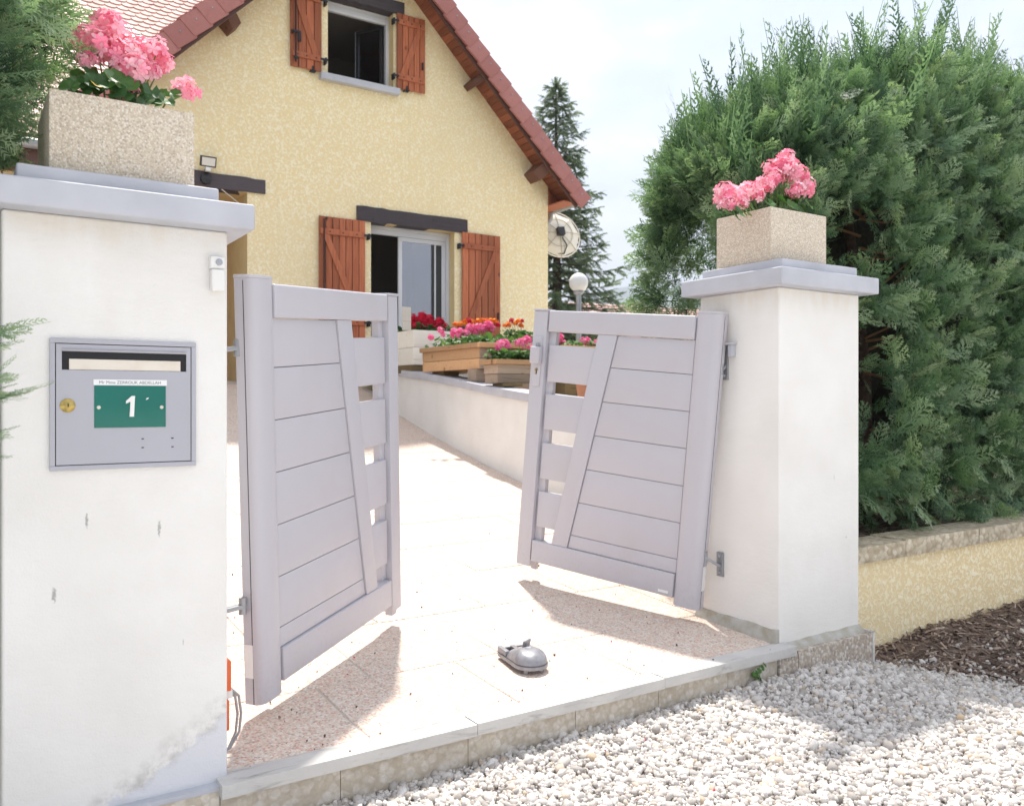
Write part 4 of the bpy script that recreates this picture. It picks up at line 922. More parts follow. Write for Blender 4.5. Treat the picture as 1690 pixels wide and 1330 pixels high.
# roof dormer half hidden by the left conifer
dm = part('dormer', MB().box(-.9, .78, 12.35, 14.2, 4.95, 6.45), M['soffit'], house)
part('dormer_roof', MB().hexa([(-1.2, 12.05, 6.42), (1.05, 12.05, 6.42), (1.05, 14.6, 6.75), (-1.2, 14.6, 6.75)], [(-1.2, 12.05, 6.62), (1.05, 12.05, 6.62), (1.05, 14.6, 6.95), (-1.2, 14.6, 6.95)]), M['gutter_brown'], dm)
part('dormer_flashing', MB().box(-.95, .86, 12.28, 12.40, 4.93, 5.12), M['terracotta'], dm)
part('dormer_window', MB().box(-.6, .62, 12.325, 12.349, 5.25, 6.2), M['glass'], dm)

# things fixed to the house
fl = thing('floodlight', 'black square floodlight with motion sensor on the dark lintel over the porch', 'floodlight', (2.92, HY, 4.3))
FM = Matrix.Translation((2.925, HY-.16, 4.450)) @ Matrix.Rotation(math.radians(18), 4, 'X')
part('housing', MB().box(-.105, .105, -.02, .04, -.07, .07), M['black_plastic'], fl, FM, bevel=.006)
part('lens', MB().box(-.088, .088, -.024, -.0201, -.054, .054), M['led'], fl, FM)
part('bracket', MB().box(2.90, 2.95, HY-.15, HY-.04, 4.32, 4.37), M['black_plastic'], fl)
part('sensor', MB().box(2.885, 2.955, HY-.19, HY-.12, 4.315, 4.372), M['plastic'], fl, bevel=.012)
part('sensor_base', MB().lathe([(.075, 0), (.07, .05), (.03, .07)], 16, Matrix.Translation((2.92, HY-.036, 4.235)) @ Matrix.Rotation(math.radians(90), 4, 'X')), M['black_plastic'], fl, smooth=40)
part('cable', MB().tube([(3.14, HY-.02, 4.13), (3.3, HY+.08, 4.06), (3.49, HY+.2, 3.98)], .008, 6), M['plastic'], fl, smooth=60)

ds = thing('satellite_dish', 'cream ribbed dish panel on bracket at right corner of the house', 'dish antenna', (9.4, 12.9, 4.2))
DM = Matrix.Translation((9.42, 12.85, 4.27)) @ Matrix.Rotation(math.radians(74), 4, 'X') @ Matrix.Rotation(math.radians(-12), 4, 'Y')
nseg = 8; prof = [(.02, .10), (.18, .090), (.34, .055), (.45, .0)]
def dish_face(k, t=.012):
    a0, a1 = 2*math.pi*k/nseg, 2*math.pi*(k+1)/nseg; mb = MB(); V = []
    for r, z in prof: V += [(r*math.cos(a0), r*math.sin(a0), z), (r*math.cos(a1), r*math.sin(a1), z)]
    n = len(V); V += [(x, y, z - t) for x, y, z in V]; F = []
    for i in range(len(prof)-1): F += [(2*i, 2*i+1, 2*i+3, 2*i+2), (n+2*i, n+2*i+2, n+2*i+3, n+2*i+1), (2*i, 2*i+2, n+2*i+2, n+2*i), (2*i+1, n+2*i+1, n+2*i+3, 2*i+3)]
    F += [(0, n, n+1, 1), (n-2, n-1, 2*n-1, 2*n-2)]
    return mb.add(V, F)
for k in range(nseg):
    part('dish_panel', dish_face(k), M['dish'], ds, DM)
    a = 2*math.pi*k/nseg
    part('rib', MB().tube([(r*math.cos(a), r*math.sin(a), z + .008) for r, z in prof], .006, 6), M['dish_rib'], ds, DM)
part('rim', MB().tube([(.452*math.cos(a), .452*math.sin(a), 0) for a in np.linspace(0, 2*math.pi, 31)], .012, 6), M['dish'], ds, DM, smooth=60)
part('rib', MB().tube([(.27*math.cos(a), .27*math.sin(a), .078) for a in np.linspace(0, 2*math.pi, 31)], .006, 6), M['dish_rib'], ds, DM)
part('motor', MB().box(-.07, .07, -.08, .07, .10, .20), M['black_plastic'], ds, DM, bevel=.012)
part('mount_arm', MB().tube([(XR, 12.95, 4.12), (9.2, 12.95, 4.10), (9.42, 12.9, 4.20)], .022, 8), M['steel'], ds, smooth=60)
part('cable', MB().tube([(9.42, 12.70, 4.20), (9.50, 12.66, 4.05), (9.46, 12.70, 3.90), (9.25, 12.8, 3.90), (8.9, 12.9, 4.0)], .012, 8), M['black_plastic'], ds, smooth=60)

lp = thing('garden_lamp', 'white globe lamp on a slim grey post in front of the spruce', 'garden lamp', (6.74, 8.735, land_z(6, 8.7)))
part('post', MB().lathe([(.045, 0), (.036, .05), (.036, 1.50-.0), (.036, 2.57-land_z(6,8.7))], 16, Matrix.Translation((6.74, 8.735, land_z(6, 8.7)))), M['zinc'], lp, smooth=40)
part('collar', MB().lathe([(.036, 0), (.065, .02), (.07, .045), (.05, .05)], 18, Matrix.Translation((6.74, 8.735, 2.55))), M['zinc'], lp, smooth=40)
part('globe', MB().lathe([(.125*math.sin(a), -.125*math.cos(a)) for a in np.linspace(.3, math.pi-.02, 14)], 24, Matrix.Translation((6.74, 8.735, 2.708))), M['globe'], lp, smooth=60)

# neighbour's house far behind, mostly roof
nh = thing('neighbour_house', 'distant house with brown tiled roof seen past the hedge above the gate', 'house', (31, 33, 1))
nx0, ny0 = 27.5, 33
NM = Matrix.Translation((31.5, 31.0, 0)) @ Matrix.Rotation(math.radians(-8), 4, 'Z')
part('wall', MB().box(-6, 5, 0, 8, .5, 4.3), M['plain_yellow'], nh, NM)
part('roof', MB().add([(-6.5,-.6,4.1),(5.5,-.6,4.1),(5.5,4,6.3),(-6.5,4,6.3),(5.5,8.6,4.1),(-6.5,8.6,4.1)], [(0,1,2,3),(3,2,4,5),(0,3,5),(1,4,2),(0,5,4,1)]), M['tile'], nh, NM)
tr_me = MB().box(-6.55, 5.55, -.02, .02, -.01, .05).mesh('tile_course', M['tile'])
for k in range(13):
    tt = k/13; link('tile_course', tr_me, nh, NM @ Matrix.Translation((0, -.62 + 4.6*tt, 4.1 + 2.2*tt)))
for k in range(3): part('window', MB().box(-4+3*k, -2.8+3*k, -.03, .02, 2.3, 3.5), M['glass'], nh, NM)

# hills
hm = NT('wooded_hills', .95, .05); hm.done(hm.mix(hm.rng(hm.noise(.02, detail=6), .4, .6), (.035, .06, .035), (.055, .085, .045)))
def hill(x, y):
    r = math.hypot(x, y); return -2 + 430 * sm(900, 2100, r) * (.55 + .25*math.sin(x*.0031 + 1) + .16*math.sin(x*.009 + y*.004) + .05*math.sin(x*.027))
tag(link('hills', grid_mesh('hills', np.linspace(-1500, 3200, 95), np.linspace(500, 2700, 60), hill, hm.m)), kind='structure')

# the air: a closed box of thin even haze round camera, ground and hills
hzm = bpy.data.materials.new('haze'); hzm.use_nodes = True; hzm.node_tree.nodes.remove(hzm.node_tree.nodes['Principled BSDF'])
hv = hzm.node_tree.nodes.new('ShaderNodeVolumePrincipled'); hv.inputs['Color'].default_value = (.80, .87, .97, 1); hv.inputs['Density'].default_value = .00055; hv.inputs['Anisotropy'].default_value = .0
hzm.node_tree.links.new(hv.outputs[0], hzm.node_tree.nodes['Material Output'].inputs['Volume'])
tag(link('haze', MB().box(-2600, 3300, -2600, 2800, -4, 480).mesh('haze', hzm)), kind='stuff')
# ------------------------------------------------------------------ conifers
def tri_strip(V, F, p, q, w0, w1, z=0.0):
    p, q = np.array(p, dtype=float), np.array(q, dtype=float); d = q - p; d /= np.linalg.norm(d) + 1e-9; s = np.array([-d[1], d[0]])
    b = len(V); zz = lambda r: -.22 * (r[0]**2) - .10 * r[1]**2
    if w1 > 1e-5:
        for r in (p - s*w0, p + s*w0, q + s*w1, q - s*w1): V.append((r[0], r[1], zz(r) + z))
        F += [(b, b+1, b+2), (b, b+2, b+3)]
    else:
        for r in (p - s*w0, p + s*w0, q): V.append((r[0], r[1], zz(r) + z))
        F.append((b, b+1, b+2))
def spray(seed, ns=13, nsub=5, fat=.0145, spread=.50):
    """flat feathery cypress spray, unit length along +y"""
    r = random.Random(seed); V, F = [], []
    tri_strip(V, F, (0, 0), (r.uniform(-.04, .04), 1), .012, .004)
    for i in range(ns):
        p = .10 + .86 * i / ns; sd = 1 if i % 2 else -1
        L = spread * (1 - p) ** .65 * r.uniform(.7, 1.15) * (.55 + .45 * min(1, p/.25)) + .05; a = math.radians(r.uniform(32, 52))
        d = np.array([sd * math.sin(a), math.cos(a)]); o = np.array([0, p]); e = o + d * L; z = r.uniform(-.02, .03)
        tri_strip(V, F, o, e, fat * .8, 0, z)
        m = max(2, int(nsub * L / spread + 1.5))
        for k in range(m):
            t = .22 + .72 * k / m
            for s2 in (1, -1):
                if r.random() < .12: continue
                a2 = a * sd + s2 * math.radians(r.uniform(28, 50)); l2 = L * .42 * (1 - t*.6) * r.uniform(.7, 1.2) + .02
                o2 = o + d * L * t; tri_strip(V, F, o2, o2 + np.array([math.sin(a2), math.cos(a2)]) * l2, fat, 0, z + r.uniform(-.015, .015))
    return np.array(V), np.array(F)
def shoot(seed):
    """long thin leader shoot with short side twigs, unit length"""
    r = random.Random(seed); V, F = [], []
    tri_strip(V, F, (0, 0), (r.uniform(-.06, .06), 1), .010, .003)
    for i in range(22):
        p = .06 + .9 * i / 22; sd = 1 if i % 2 else -1; a = math.radians(r.uniform(18, 38)); L = .20 * (1 - p) ** .8 * r.uniform(.5, 1.2) + .035
        o = np.array([0, p]); d = np.array([sd * math.sin(a), math.cos(a)]); tri_strip(V, F, o, o + d*L, .011, 0, r.uniform(-.03, .03))
        for k in range(2):
            a2 = sd * a + (k*2-1) * .6; o2 = o + d * L * (.3+.3*k); tri_strip(V, F, o2, o2 + np.array([math.sin(a2), math.cos(a2)]) * L * .4, .009, 0)
    return np.array(V), np.array(F)
SPR = [spray(i, 12 + i % 3, 5) for i in range(5)]; SHT = [shoot(i) for i in range(4)]
def clump(P):
    return .5 + .25*np.sin(P[:,0]*5.1 + P[:,2]*3.3 + 1) * np.sin(P[:,2]*6.3 + P[:,1]*4) + .15*np.sin(P[:,0]*11 + P[:,2]*13 + P[:,1]*9)
def place_sprays(P, Nrm, size, up=.35, out=.55, rnd=.6):
    n = len(P); A = Nrm * out + rng.normal(0, 1, (n, 3)) * rnd * .75 + np.array([0, 0, up])
    nn = Nrm * .7 + np.array([0, 0, .35]) + rng.normal(0, .45, (n, 3)); R = basis(A, nn, size); cls = rng.integers(0, len(SPR), n)
    tint = np.clip(clump(P) * .6 + rng.normal(.14, .22, n), 0, 1); it = []
    for c_ in range(len(SPR)):
        i = np.where(cls == c_)[0]; it.append((SPR[c_][0], SPR[c_][1], R[i], P[i], tint[i]))
    return it
def place_shoots(P, A, size, bright=.0):
    n = len(P); R = basis(A, rng.normal(0, 1, (n, 3)), size); cls = rng.integers(0, len(SHT), n); it = []
    for c_ in range(len(SHT)):
        i = np.where(cls == c_)[0]; it.append((SHT[c_][0], SHT[c_][1], R[i], P[i], rng.random(len(i)) * .5 + bright))
    return it

# big clipped hedge behind the right pillar
HX0, HX1 = 4.05, 11.5
def h_top(x): return float(np.interp(x, [4, 4.6, 5.6, 6.8, 8.2, 10, 12], [2.88, 3.14, 3.42, 3.66, 3.42, 3.2, 3.2])) + .10 * math.sin(x*2.3 + .6) + .06 * math.sin(x*5.7)
def hedge_pt(x, ph, inset=0.0):
    """ph 0 = front foot, pi/2.. = top, going over to the back"""
    top = h_top(x); cy = 3.98; rd = .74 - inset; cap = min(1, max(0.02, (x - HX0 - inset) / .95)); sc = math.sqrt(1 - (1 - cap) ** 2)
    cz = .42 + (top - .42) * .5; hh = (top - .42) * .5 * (.62 + .38 * sc) - inset; rd *= (.25 + .75 * sc)
    ce, se = math.cos(ph), math.sin(ph); ex = .55
    lump = 1 + .07 * math.sin(x*3.1 + ph*4) * math.sin(ph*5 + 1.3 + x) + .04 * math.sin(x*7.3 + ph*9)
    y = cy - rd * lump * math.copysign(abs(ce) ** ex, ce); z = cz + .12*(1-sc) + hh * math.copysign(abs(se) ** ex, se) * (lump if se > 0 else 1)
    return np.array([x, y, z])
def hedge_sample(n, ph0, ph1, xcap=.22):
    out = []
    for _ in range(n):
        x = HX0 + .95 * rng.random() ** 2 if rng.random() < xcap else rng.uniform(HX0 + .5, 9.6)
        if rng.random() > 1.15 - .12 * max(0, x - 6): continue
        ph = rng.uniform(ph0, ph1)
        if ph0 < 0 and rng.random() < .62: q_ = rng.uniform(-.97, 1); ph = math.asin(math.copysign(abs(q_) ** (1/.55), q_))
        elif ph0 < 1: q_ = rng.uniform(-.75, 1); ph = math.acos(math.copysign(abs(q_) ** (1/.55), q_))
        p = hedge_pt(x, ph); e = .02
        tx = hedge_pt(x + e, ph) - p; tp = hedge_pt(x, ph + e) - p; nv = np.cross(tx, tp); L = np.linalg.norm(nv)
        if L < 1e-9: continue
        nv /= L
        if nv @ (p - np.array([max(x, HX0 + .9), 3.98, p[2] * .5 + 1.0])) < 0: nv = -nv
        out.append(np.concatenate([p, nv]))
    return np.array(out)
S = hedge_sample(13500, -1.25, 2.3); Pn, Nn = S[:, :3], S[:, 3:]
depth = np.abs(rng.normal(0, .19, len(Pn))) - .09; Pn = Pn - Nn * depth[:, None]
rat = Pn[:, 0] / Pn[:, 1]; hollow = (rat < 1.55) & (Pn[:, 1] < 3.95) & (Pn[:, 2] < 1.70) & (Pn[:, 2] > .85)
hol2 = (rat < 1.53) & (rat > 1.30) & (Pn[:, 1] < 3.9) & (Pn[:, 2] > 1.9) & (Pn[:, 2] < 2.42)
keep = ~((hollow & (rng.random(len(Pn)) < .94)) | (hol2 & (rng.random(len(Pn)) < .93)))
inp = (Pn[:, 0] < 4.16) & (Pn[:, 1] < 3.52) & (Pn[:, 2] < 2.0)
keep &= ~inp
Pn, Nn = Pn[keep], Nn[keep]
items = place_sprays(Pn, Nn, rng.uniform(.10, .28, len(Pn)))
Sb = hedge_sample(2600, 2.0, 4.3); items += place_sprays(Sb[:, :3], Sb[:, 3:], rng.uniform(.2, .34, len(Sb)))
S2 = hedge_sample(1300, .75, 2.3, .3); items += place_shoots(S2[:, :3] - S2[:, 3:] * .10, S2[:, 3:] * .45 + np.array([0, 0, .95]) + rng.normal(0, .22, (len(S2), 3)), rng.gamma(5, .085, len(S2)).clip(.18, .75))
cl = hedge_sample(2400, .0, 2.2, 1.0); cl = cl[cl[:, 0] < 4.35][:170]
items += place_shoots(cl[:, :3] - cl[:, 3:] * .06, cl[:, 3:] * .6 + np.array([-.45, 0, .45]) + rng.normal(0, .25, (len(cl), 3)), rng.uniform(.22, .46, len(cl)))
low = np.stack([rng.uniform(4.7, 9, 150), rng.uniform(3.12, 3.3, 150), rng.uniform(.40, .8, 150)], 1)
items += place_sprays(low, np.tile([-.1, -.9, -.25], (150, 1)), rng.uniform(.16, .32, 150), -.1, .6, .6)
# a few pale sprays reaching past the pillar edge
near = np.array([[4.42, 3.08, .84], [4.50, 3.10, .70], [4.86, 3.2, 1.52], [4.92, 3.2, 1.34], [4.90, 3.15, .98], [4.6, 3.14, .60], [5.02, 3.2, 1.66], [4.98, 3.15, 1.1], [4.72, 3.1, .55], [4.9, 3.2, 1.75], [4.95, 3.1, .8], [4.9, 3.15, 1.45], [4.38, 3.04, .86], [5.0, 3.1, 1.2], [5.1, 3.1, .62], [5.2, 3.12, 1.5], [4.78, 3.12, .8]])
items += place_sprays(near, np.tile([-.55, -.65, .25], (len(near), 1)), rng.uniform(.24, .36, len(near)), .15, .7, .3)
hedge = thing('cypress_hedge', 'tall rounded green cypress hedge growing behind the low yellow wall', 'hedge', (6.5, 4.2, .3))
part('foliage', join_meshes('foliage', M['cyp'], items), None, hedge)
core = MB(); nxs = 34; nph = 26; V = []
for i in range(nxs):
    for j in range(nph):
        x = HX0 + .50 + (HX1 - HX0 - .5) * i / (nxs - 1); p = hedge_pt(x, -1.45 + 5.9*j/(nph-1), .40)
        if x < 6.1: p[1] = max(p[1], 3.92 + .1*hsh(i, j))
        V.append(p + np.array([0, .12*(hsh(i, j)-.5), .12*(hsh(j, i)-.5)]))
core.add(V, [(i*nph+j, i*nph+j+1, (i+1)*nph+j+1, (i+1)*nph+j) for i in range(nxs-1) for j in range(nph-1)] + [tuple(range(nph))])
part('shade_hull', core, M['inner'], hedge)  # solid dark hull added inside the foliage to block light
def trunk(pts, r0, r1): n = len(pts); return MB().tube(pts, [r0 + (r1-r0)*i/(n-1) for i in range(n)], 10)
for pts, r0, r1 in [([(5.42,3.70,.30),(5.38,3.68,.8),(5.40,3.70,1.4),(5.34,3.74,2.1),(5.44,3.9,2.8)], .06, .03), ([(4.5,4.0,.3),(4.45,4.0,1.5),(4.5,4.0,2.6)], .07, .03), ([(6.6,4.25,.3),(6.6,4.2,1.5),(6.65,4.25,3.2)], .08, .03), ([(8.0,4.25,.3),(8.05,4.2,1.5),(8.0,4.25,3.3)], .08, .03)]:
    part('trunk', trunk(pts, r0, r1), M['bark'], hedge, smooth=60)
br = MB()
for k in range(46):
    z = rng.uniform(.5, 3.0); a = rng.uniform(2.6, 5.4); L = rng.uniform(.35, .85); b0 = np.array([5.38, 3.72, z]); e = b0 + np.array([math.cos(a)*L, math.sin(a)*L*.8, rng.uniform(-.05, .3)])
    if e[0] < 4.17 and e[1] < 3.5: continue
    br.tube([b0, (b0+e)/2 + np.array([0, 0, -.03]), e], [.012, .008, .003], 5)
part('branches', br, M['twig'], hedge, smooth=60)

# conifer at the left edge, beside and behind the mailbox pillar
lc = thing('conifer_shrub', 'feathery green conifer reaching in from the left of the mailbox pillar', 'conifer', (-.55, 3.2, -.2))
def lc_sample(n):
    out = []
    for _ in range(n):
        z = rng.uniform(.2, 3.4); a = rng.uniform(-2.2, 1.4); rr = .62 + .27 * sm(1.7, 2.3, z) + .05*math.sin(z*9) + .04*math.sin(a*7 + z*5)
        ca, sa = math.cos(a), math.sin(a); out.append((-.60 + rr*ca*.95, 3.22 + rr*sa*.8, z, ca, sa, .15))
    return np.array(out)
S = lc_sample(4200); P_, N_ = S[:, :3], S[:, 3:]; N_ = N_ / np.linalg.norm(N_, axis=1, keepdims=True)
P_ = P_ - N_ * np.abs(rng.normal(0, .10, len(P_)))[:, None]
lim = np.where(P_[:, 2] < 1.82, .035 * P_[:, 1] - .20, np.where(np.abs(P_[:, 2] - 2.35) < .12, .22, .10)); k = P_[:, 0] < lim
items = place_sprays(P_[k], N_[k], rng.uniform(.12, .22, k.sum()), .15, .9, .40)
hi = (P_[:, 2] > 1.9) & (P_[:, 0] > -.2) & (P_[:, 0] < .16) & (rng.random(len(P_)) < .5)
items += place_shoots(P_[hi], N_[hi] * .9 + np.array([.2, 0, .22]) + rng.normal(0, .22, (hi.sum(), 3)), rng.uniform(.14, .22, hi.sum()))
# sprigs poking out in front of the pillar face
sg = [(.05, 2.60, 1.365, .175, .16), (.045, 2.60, 1.335, .12, .05), (.06, 2.60, 1.245, .11, .34), (.04, 2.60, 1.192, .20, .09), (.05, 2.60, 1.20, .13, .24), (.05, 2.60, 1.105, .105, .09), (.05, 2.60, 1.045, .085, .05), (.05, 2.60, 1.215, .10, .1)]
PP = np.array([s[:3] for s in sg]); AA = np.array([[1, -.02, s[4]*2.2] for s in sg]); items += place_shoots(PP, AA, np.array([s[3] for s in sg]) * 1.02, .35); items += [(V_ * np.array([.62, 1, 1]), F_, R_, t_, q_*.4 + .45) for V_, F_, R_, t_, q_ in place_sprays(np.concatenate([PP, PP]), np.tile([1., 0, .1], (2*len(PP), 1)), np.array([s[3] for s in sg]*2) * rng.uniform(.6, .85, 2*len(PP)), .06, 1.2, .12)]
for s in sg[:1] + sg[3:4]: items += place_shoots(PP[[0]] * 0 + np.array(s[:3]), np.array([[1, .05, s[4]*3.2]]), np.array([s[3]*.7]))
part('foliage', join_meshes('foliage', M['cyp'], items), None, lc)
part('trunk', trunk([(-.55,3.2,-.25),(-.55,3.22,1.2),(-.58,3.2,2.6)], .08, .03), M['bark'], lc, smooth=60)
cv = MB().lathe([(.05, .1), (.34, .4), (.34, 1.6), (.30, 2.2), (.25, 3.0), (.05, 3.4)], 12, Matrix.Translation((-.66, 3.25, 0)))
part('shade_hull', cv, M['inner'], lc)  # added dark core, same painted inner shade as in the hedge
tw = MB()
for s in sg: tw.tube([(-.25, 2.9, s[2]-.05), (-.12, 2.72, s[2]-.03), (s[0], s[1], s[2])], [.005, .004, .002], 5)
part('branches', tw, M['twig'], lc, smooth=60)

# tall spruce behind the house corner
sp = thing('spruce_tree', 'tall dark spruce with drooping branches beside the house corner', 'tree', (13.9, 19.3, 1.5))
SX, SY, SB, STP = 14.05, 19.2, 1.5, 10.15
part('trunk', MB().tube([(SX, SY, SB-.2), (SX, SY, 5), (SX-.03, SY, STP)], [.20, .11, .012], 10), M['bark'], sp, smooth=60)
def twig_proto(seed):
    r = random.Random(seed); V, F = [], []
    tri_strip(V, F, (0, 0), (0, 1), .03, .012)
    for i in range(16):
        p = .03 + .95*i/16
        for sd in (1, -1):
            a = math.radians(r.uniform(30, 60)); L = r.uniform(.16, .30) * (1 - .4*p); tri_strip(V, F, (0, p), (sd*math.sin(a)*L, p + math.cos(a)*L), .030, 0, r.uniform(-.08, .08))
    return np.array(V), np.array(F)
TW_ = [twig_proto(i) for i in range(3)]
Pt, At, St = [], [], []; brm = MB()
hgt = STP - SB; z = SB + .5; lev = 0
while z < STP - .12:
    fr_ = (z - SB) / hgt; Lm = 2.5 * (1 - fr_) ** .85 + .10; nb = 7 if fr_ < .8 else 5
    for b_ in range(nb):
        a = 2*math.pi*(b_ + .5*(lev % 2))/nb + rng.normal(0, .2); L = Lm * rng.uniform(.5, 1.12); dr = rng.uniform(.10, .28)
        pts = []
        for i in range(7):
            t = i/6; pts.append(np.array([SX + math.cos(a)*L*t, SY + math.sin(a)*L*t, z - dr*L*(t*1.5 - 1.1*t*t*t) + (.25*L*t if fr_ > .8 else 0)]))
        brm.tube(pts, [.025*(1-fr_)+.008]*1 + [(.022*(1-fr_)+.006)*(1-i/6.5) for i in range(1, 7)], 4)
        m = int(12 + 36*L/2)
        for i in range(m):
            t = (.12 + .88*rng.random()**.8); q_ = t*6; k0 = min(5, int(q_)); p = pts[k0]*(1-(q_-k0)) + pts[k0+1]*(q_-k0)
            sd = rng.choice([-1, 1]); da = a + sd*rng.uniform(.3, 1.0); hang = rng.uniform(-.95, -.1) if rng.random() < .62 else rng.uniform(0, .25)
            Pt.append(p); At.append((math.cos(da), math.sin(da), hang)); St.append(rng.uniform(.24, .46) * (.55 + .45*(1-fr_)))
        Pt.append(pts[-1]*.97 + pts[-2]*.03); At.append((math.cos(a), math.sin(a), .25)); St.append(.3*(.5+.5*(1-fr_)))
    z += .15 + .10*(1-fr_)*rng.uniform(.8, 1.2); lev += 1
Pt += [np.array([SX-.03, SY, STP-.35])]*5; At += [(rng.normal(0, .25), rng.normal(0, .25), 1) for _ in range(5)]; St += [.34]*5
Pt, At, St = np.array(Pt), np.array(At), np.array(St); R = basis(At, np.tile([0, 0, 1.], (len(Pt), 1)) + rng.normal(0, .6, (len(Pt), 3)), St); cls = rng.integers(0, 3, len(Pt))
items = [(TW_[c_][0], TW_[c_][1], R[cls == c_], Pt[cls == c_], rng.random((cls == c_).sum())) for c_ in range(3)]
part('crown', join_meshes('crown', M['spruce'], items), None, sp)
part('branches', brm, M['bark'], sp, smooth=60)
# small far tree beside the neighbour's roof
ft_ = thing('round_tree', 'small pale green tree standing beside the distant brown roof', 'tree', (23.5, 29, 1))
n = 900; u = rng.normal(size=(n, 3)); u /= np.linalg.norm(u, axis=1, keepdims=True); rr = rng.uniform(.45, 1.05, n)[:, None]
P_ = np.array([20.6, 25.4, 3.25]) + u * rr * np.array([.95, .95, 1.15]); R = basis(rng.normal(size=(n, 3)), u + rng.normal(0, .5, (n, 3)), rng.uniform(.10, .2, n))
LV = np.array([(0,0,0),(.35,.45,.05),(0,1,0),(-.35,.45,.05)]); LF = np.array([(0,1,2),(0,2,3)])
part('crown', join_meshes('crown', M['leafj'], [(LV, LF, R, P_, rng.random(n))]), None, ft_)
part('trunk', MB().tube([(20.6, 25.4, .9), (20.6, 25.4, 3.6)], [.10, .03], 8), M['bark'], ft_, smooth=60)

# ------------------------------------------------------------------ flowers
def petal_mesh(V, F, c, out, s, a, r):
    """one cupped petal of a floret centred at c facing out"""
    o = np.array(out, dtype=float); t = np.cross(o, [0.3, .2, 1.0]); t /= np.linalg.norm(t); b = np.cross(o, t)
    d = t*math.cos(a) + b*math.sin(a); w = np.cross(o, d); i = len(V); lift = r.uniform(.10, .38)
    V += [c, c + d*s*.55 + w*s*.34 + o*s*lift*.7, c + d*s*1.0 + w*s*.20 + o*s*lift*.75, c + d*s*1.0 - w*s*.20 + o*s*lift*.6, c + d*s*.55 - w*s*.34 + o*s*lift*.55]
    F += [(i, i+1, i+2), (i, i+2, i+3), (i, i+3, i+4)]
def head_mesh(name, m, seed, nf=26, fs=.40, low=-.25):
    r = random.Random(seed); V, F, T = [], [], []
    for k in range(nf):
        z = 1 - (k + .5)/nf*(1 - low); ph = k*2.39996 + r.uniform(-.2, .2); q = math.sqrt(max(0, 1 - z*z)); o = np.array([q*math.cos(ph), q*math.sin(ph), z]) + np.array([r.uniform(-.12, .12) for _ in range(3)]); o /= np.linalg.norm(o)
        c0 = o * r.uniform(.45, 1.02); n0 = len(V); a0 = r.random()*6.28
        for p in range(5): petal_mesh(V, F, c0, o, fs*r.uniform(.85, 1.15), a0 + p*2*math.pi/5, r)
        T += [min(1, max(0, r.gauss(.5, .28)))]*(len(V) - n0)
    # pedicels to the centre
    n0 = len(V)
    me = bpy.data.meshes.new(name); me.from_pydata([tuple(v) for v in V], [], F); a = me.attributes.new('tint', 'FLOAT', 'POINT'); a.data.foreach_set('value', np.array(T, dtype=np.float32)); me.materials.append(m); return me
HEADS = {k: [head_mesh('flower_head', M[k], s) for s in range(3)] for k in ('pink', 'rose', 'red')}
HEADS['orangef'] = [head_mesh('flower_head', M['orangef'], s, 22, .42, .1) for s in range(3)]
def leaf_mesh(m, seed):
    r = random.Random(seed); V = [(0, .05, -.05)]; n = 18; F = []
    for k in range(n):
        a = -math.pi/2 + .35 + (2*math.pi - .7)*k/(n-1); rad = .5*(1 + .10*math.cos(k*math.pi*.95) ) * (1 + .05*r.random()); V.append((rad*math.cos(a), .05 + rad*math.sin(a), .16*rad*2*(.6+.5*math.cos(3*a)) * .6))
    F = [(0, k, k+1) for k in range(1, n)]; me = bpy.data.meshes.new('leaf'); me.from_pydata(V, [], F); me.materials.append(m); return me
LEAF = [leaf_mesh(M['leaf'], k) for k in range(3)]
LEAFV = np.array([tuple(v.co) for v in LEAF[0].vertices]); LEAFF = np.array([tuple(p.vertices) for p in LEAF[0].polygons])
def orient(p, z_dir, s, spin=0):
    q = Vector(z_dir).normalized().to_track_quat('Z', 'Y').to_matrix().to_4x4(); return Matrix.Translation(p) @ q @ Matrix.Rotation(spin, 4, 'Z') @ Matrix.Scale(s, 4)
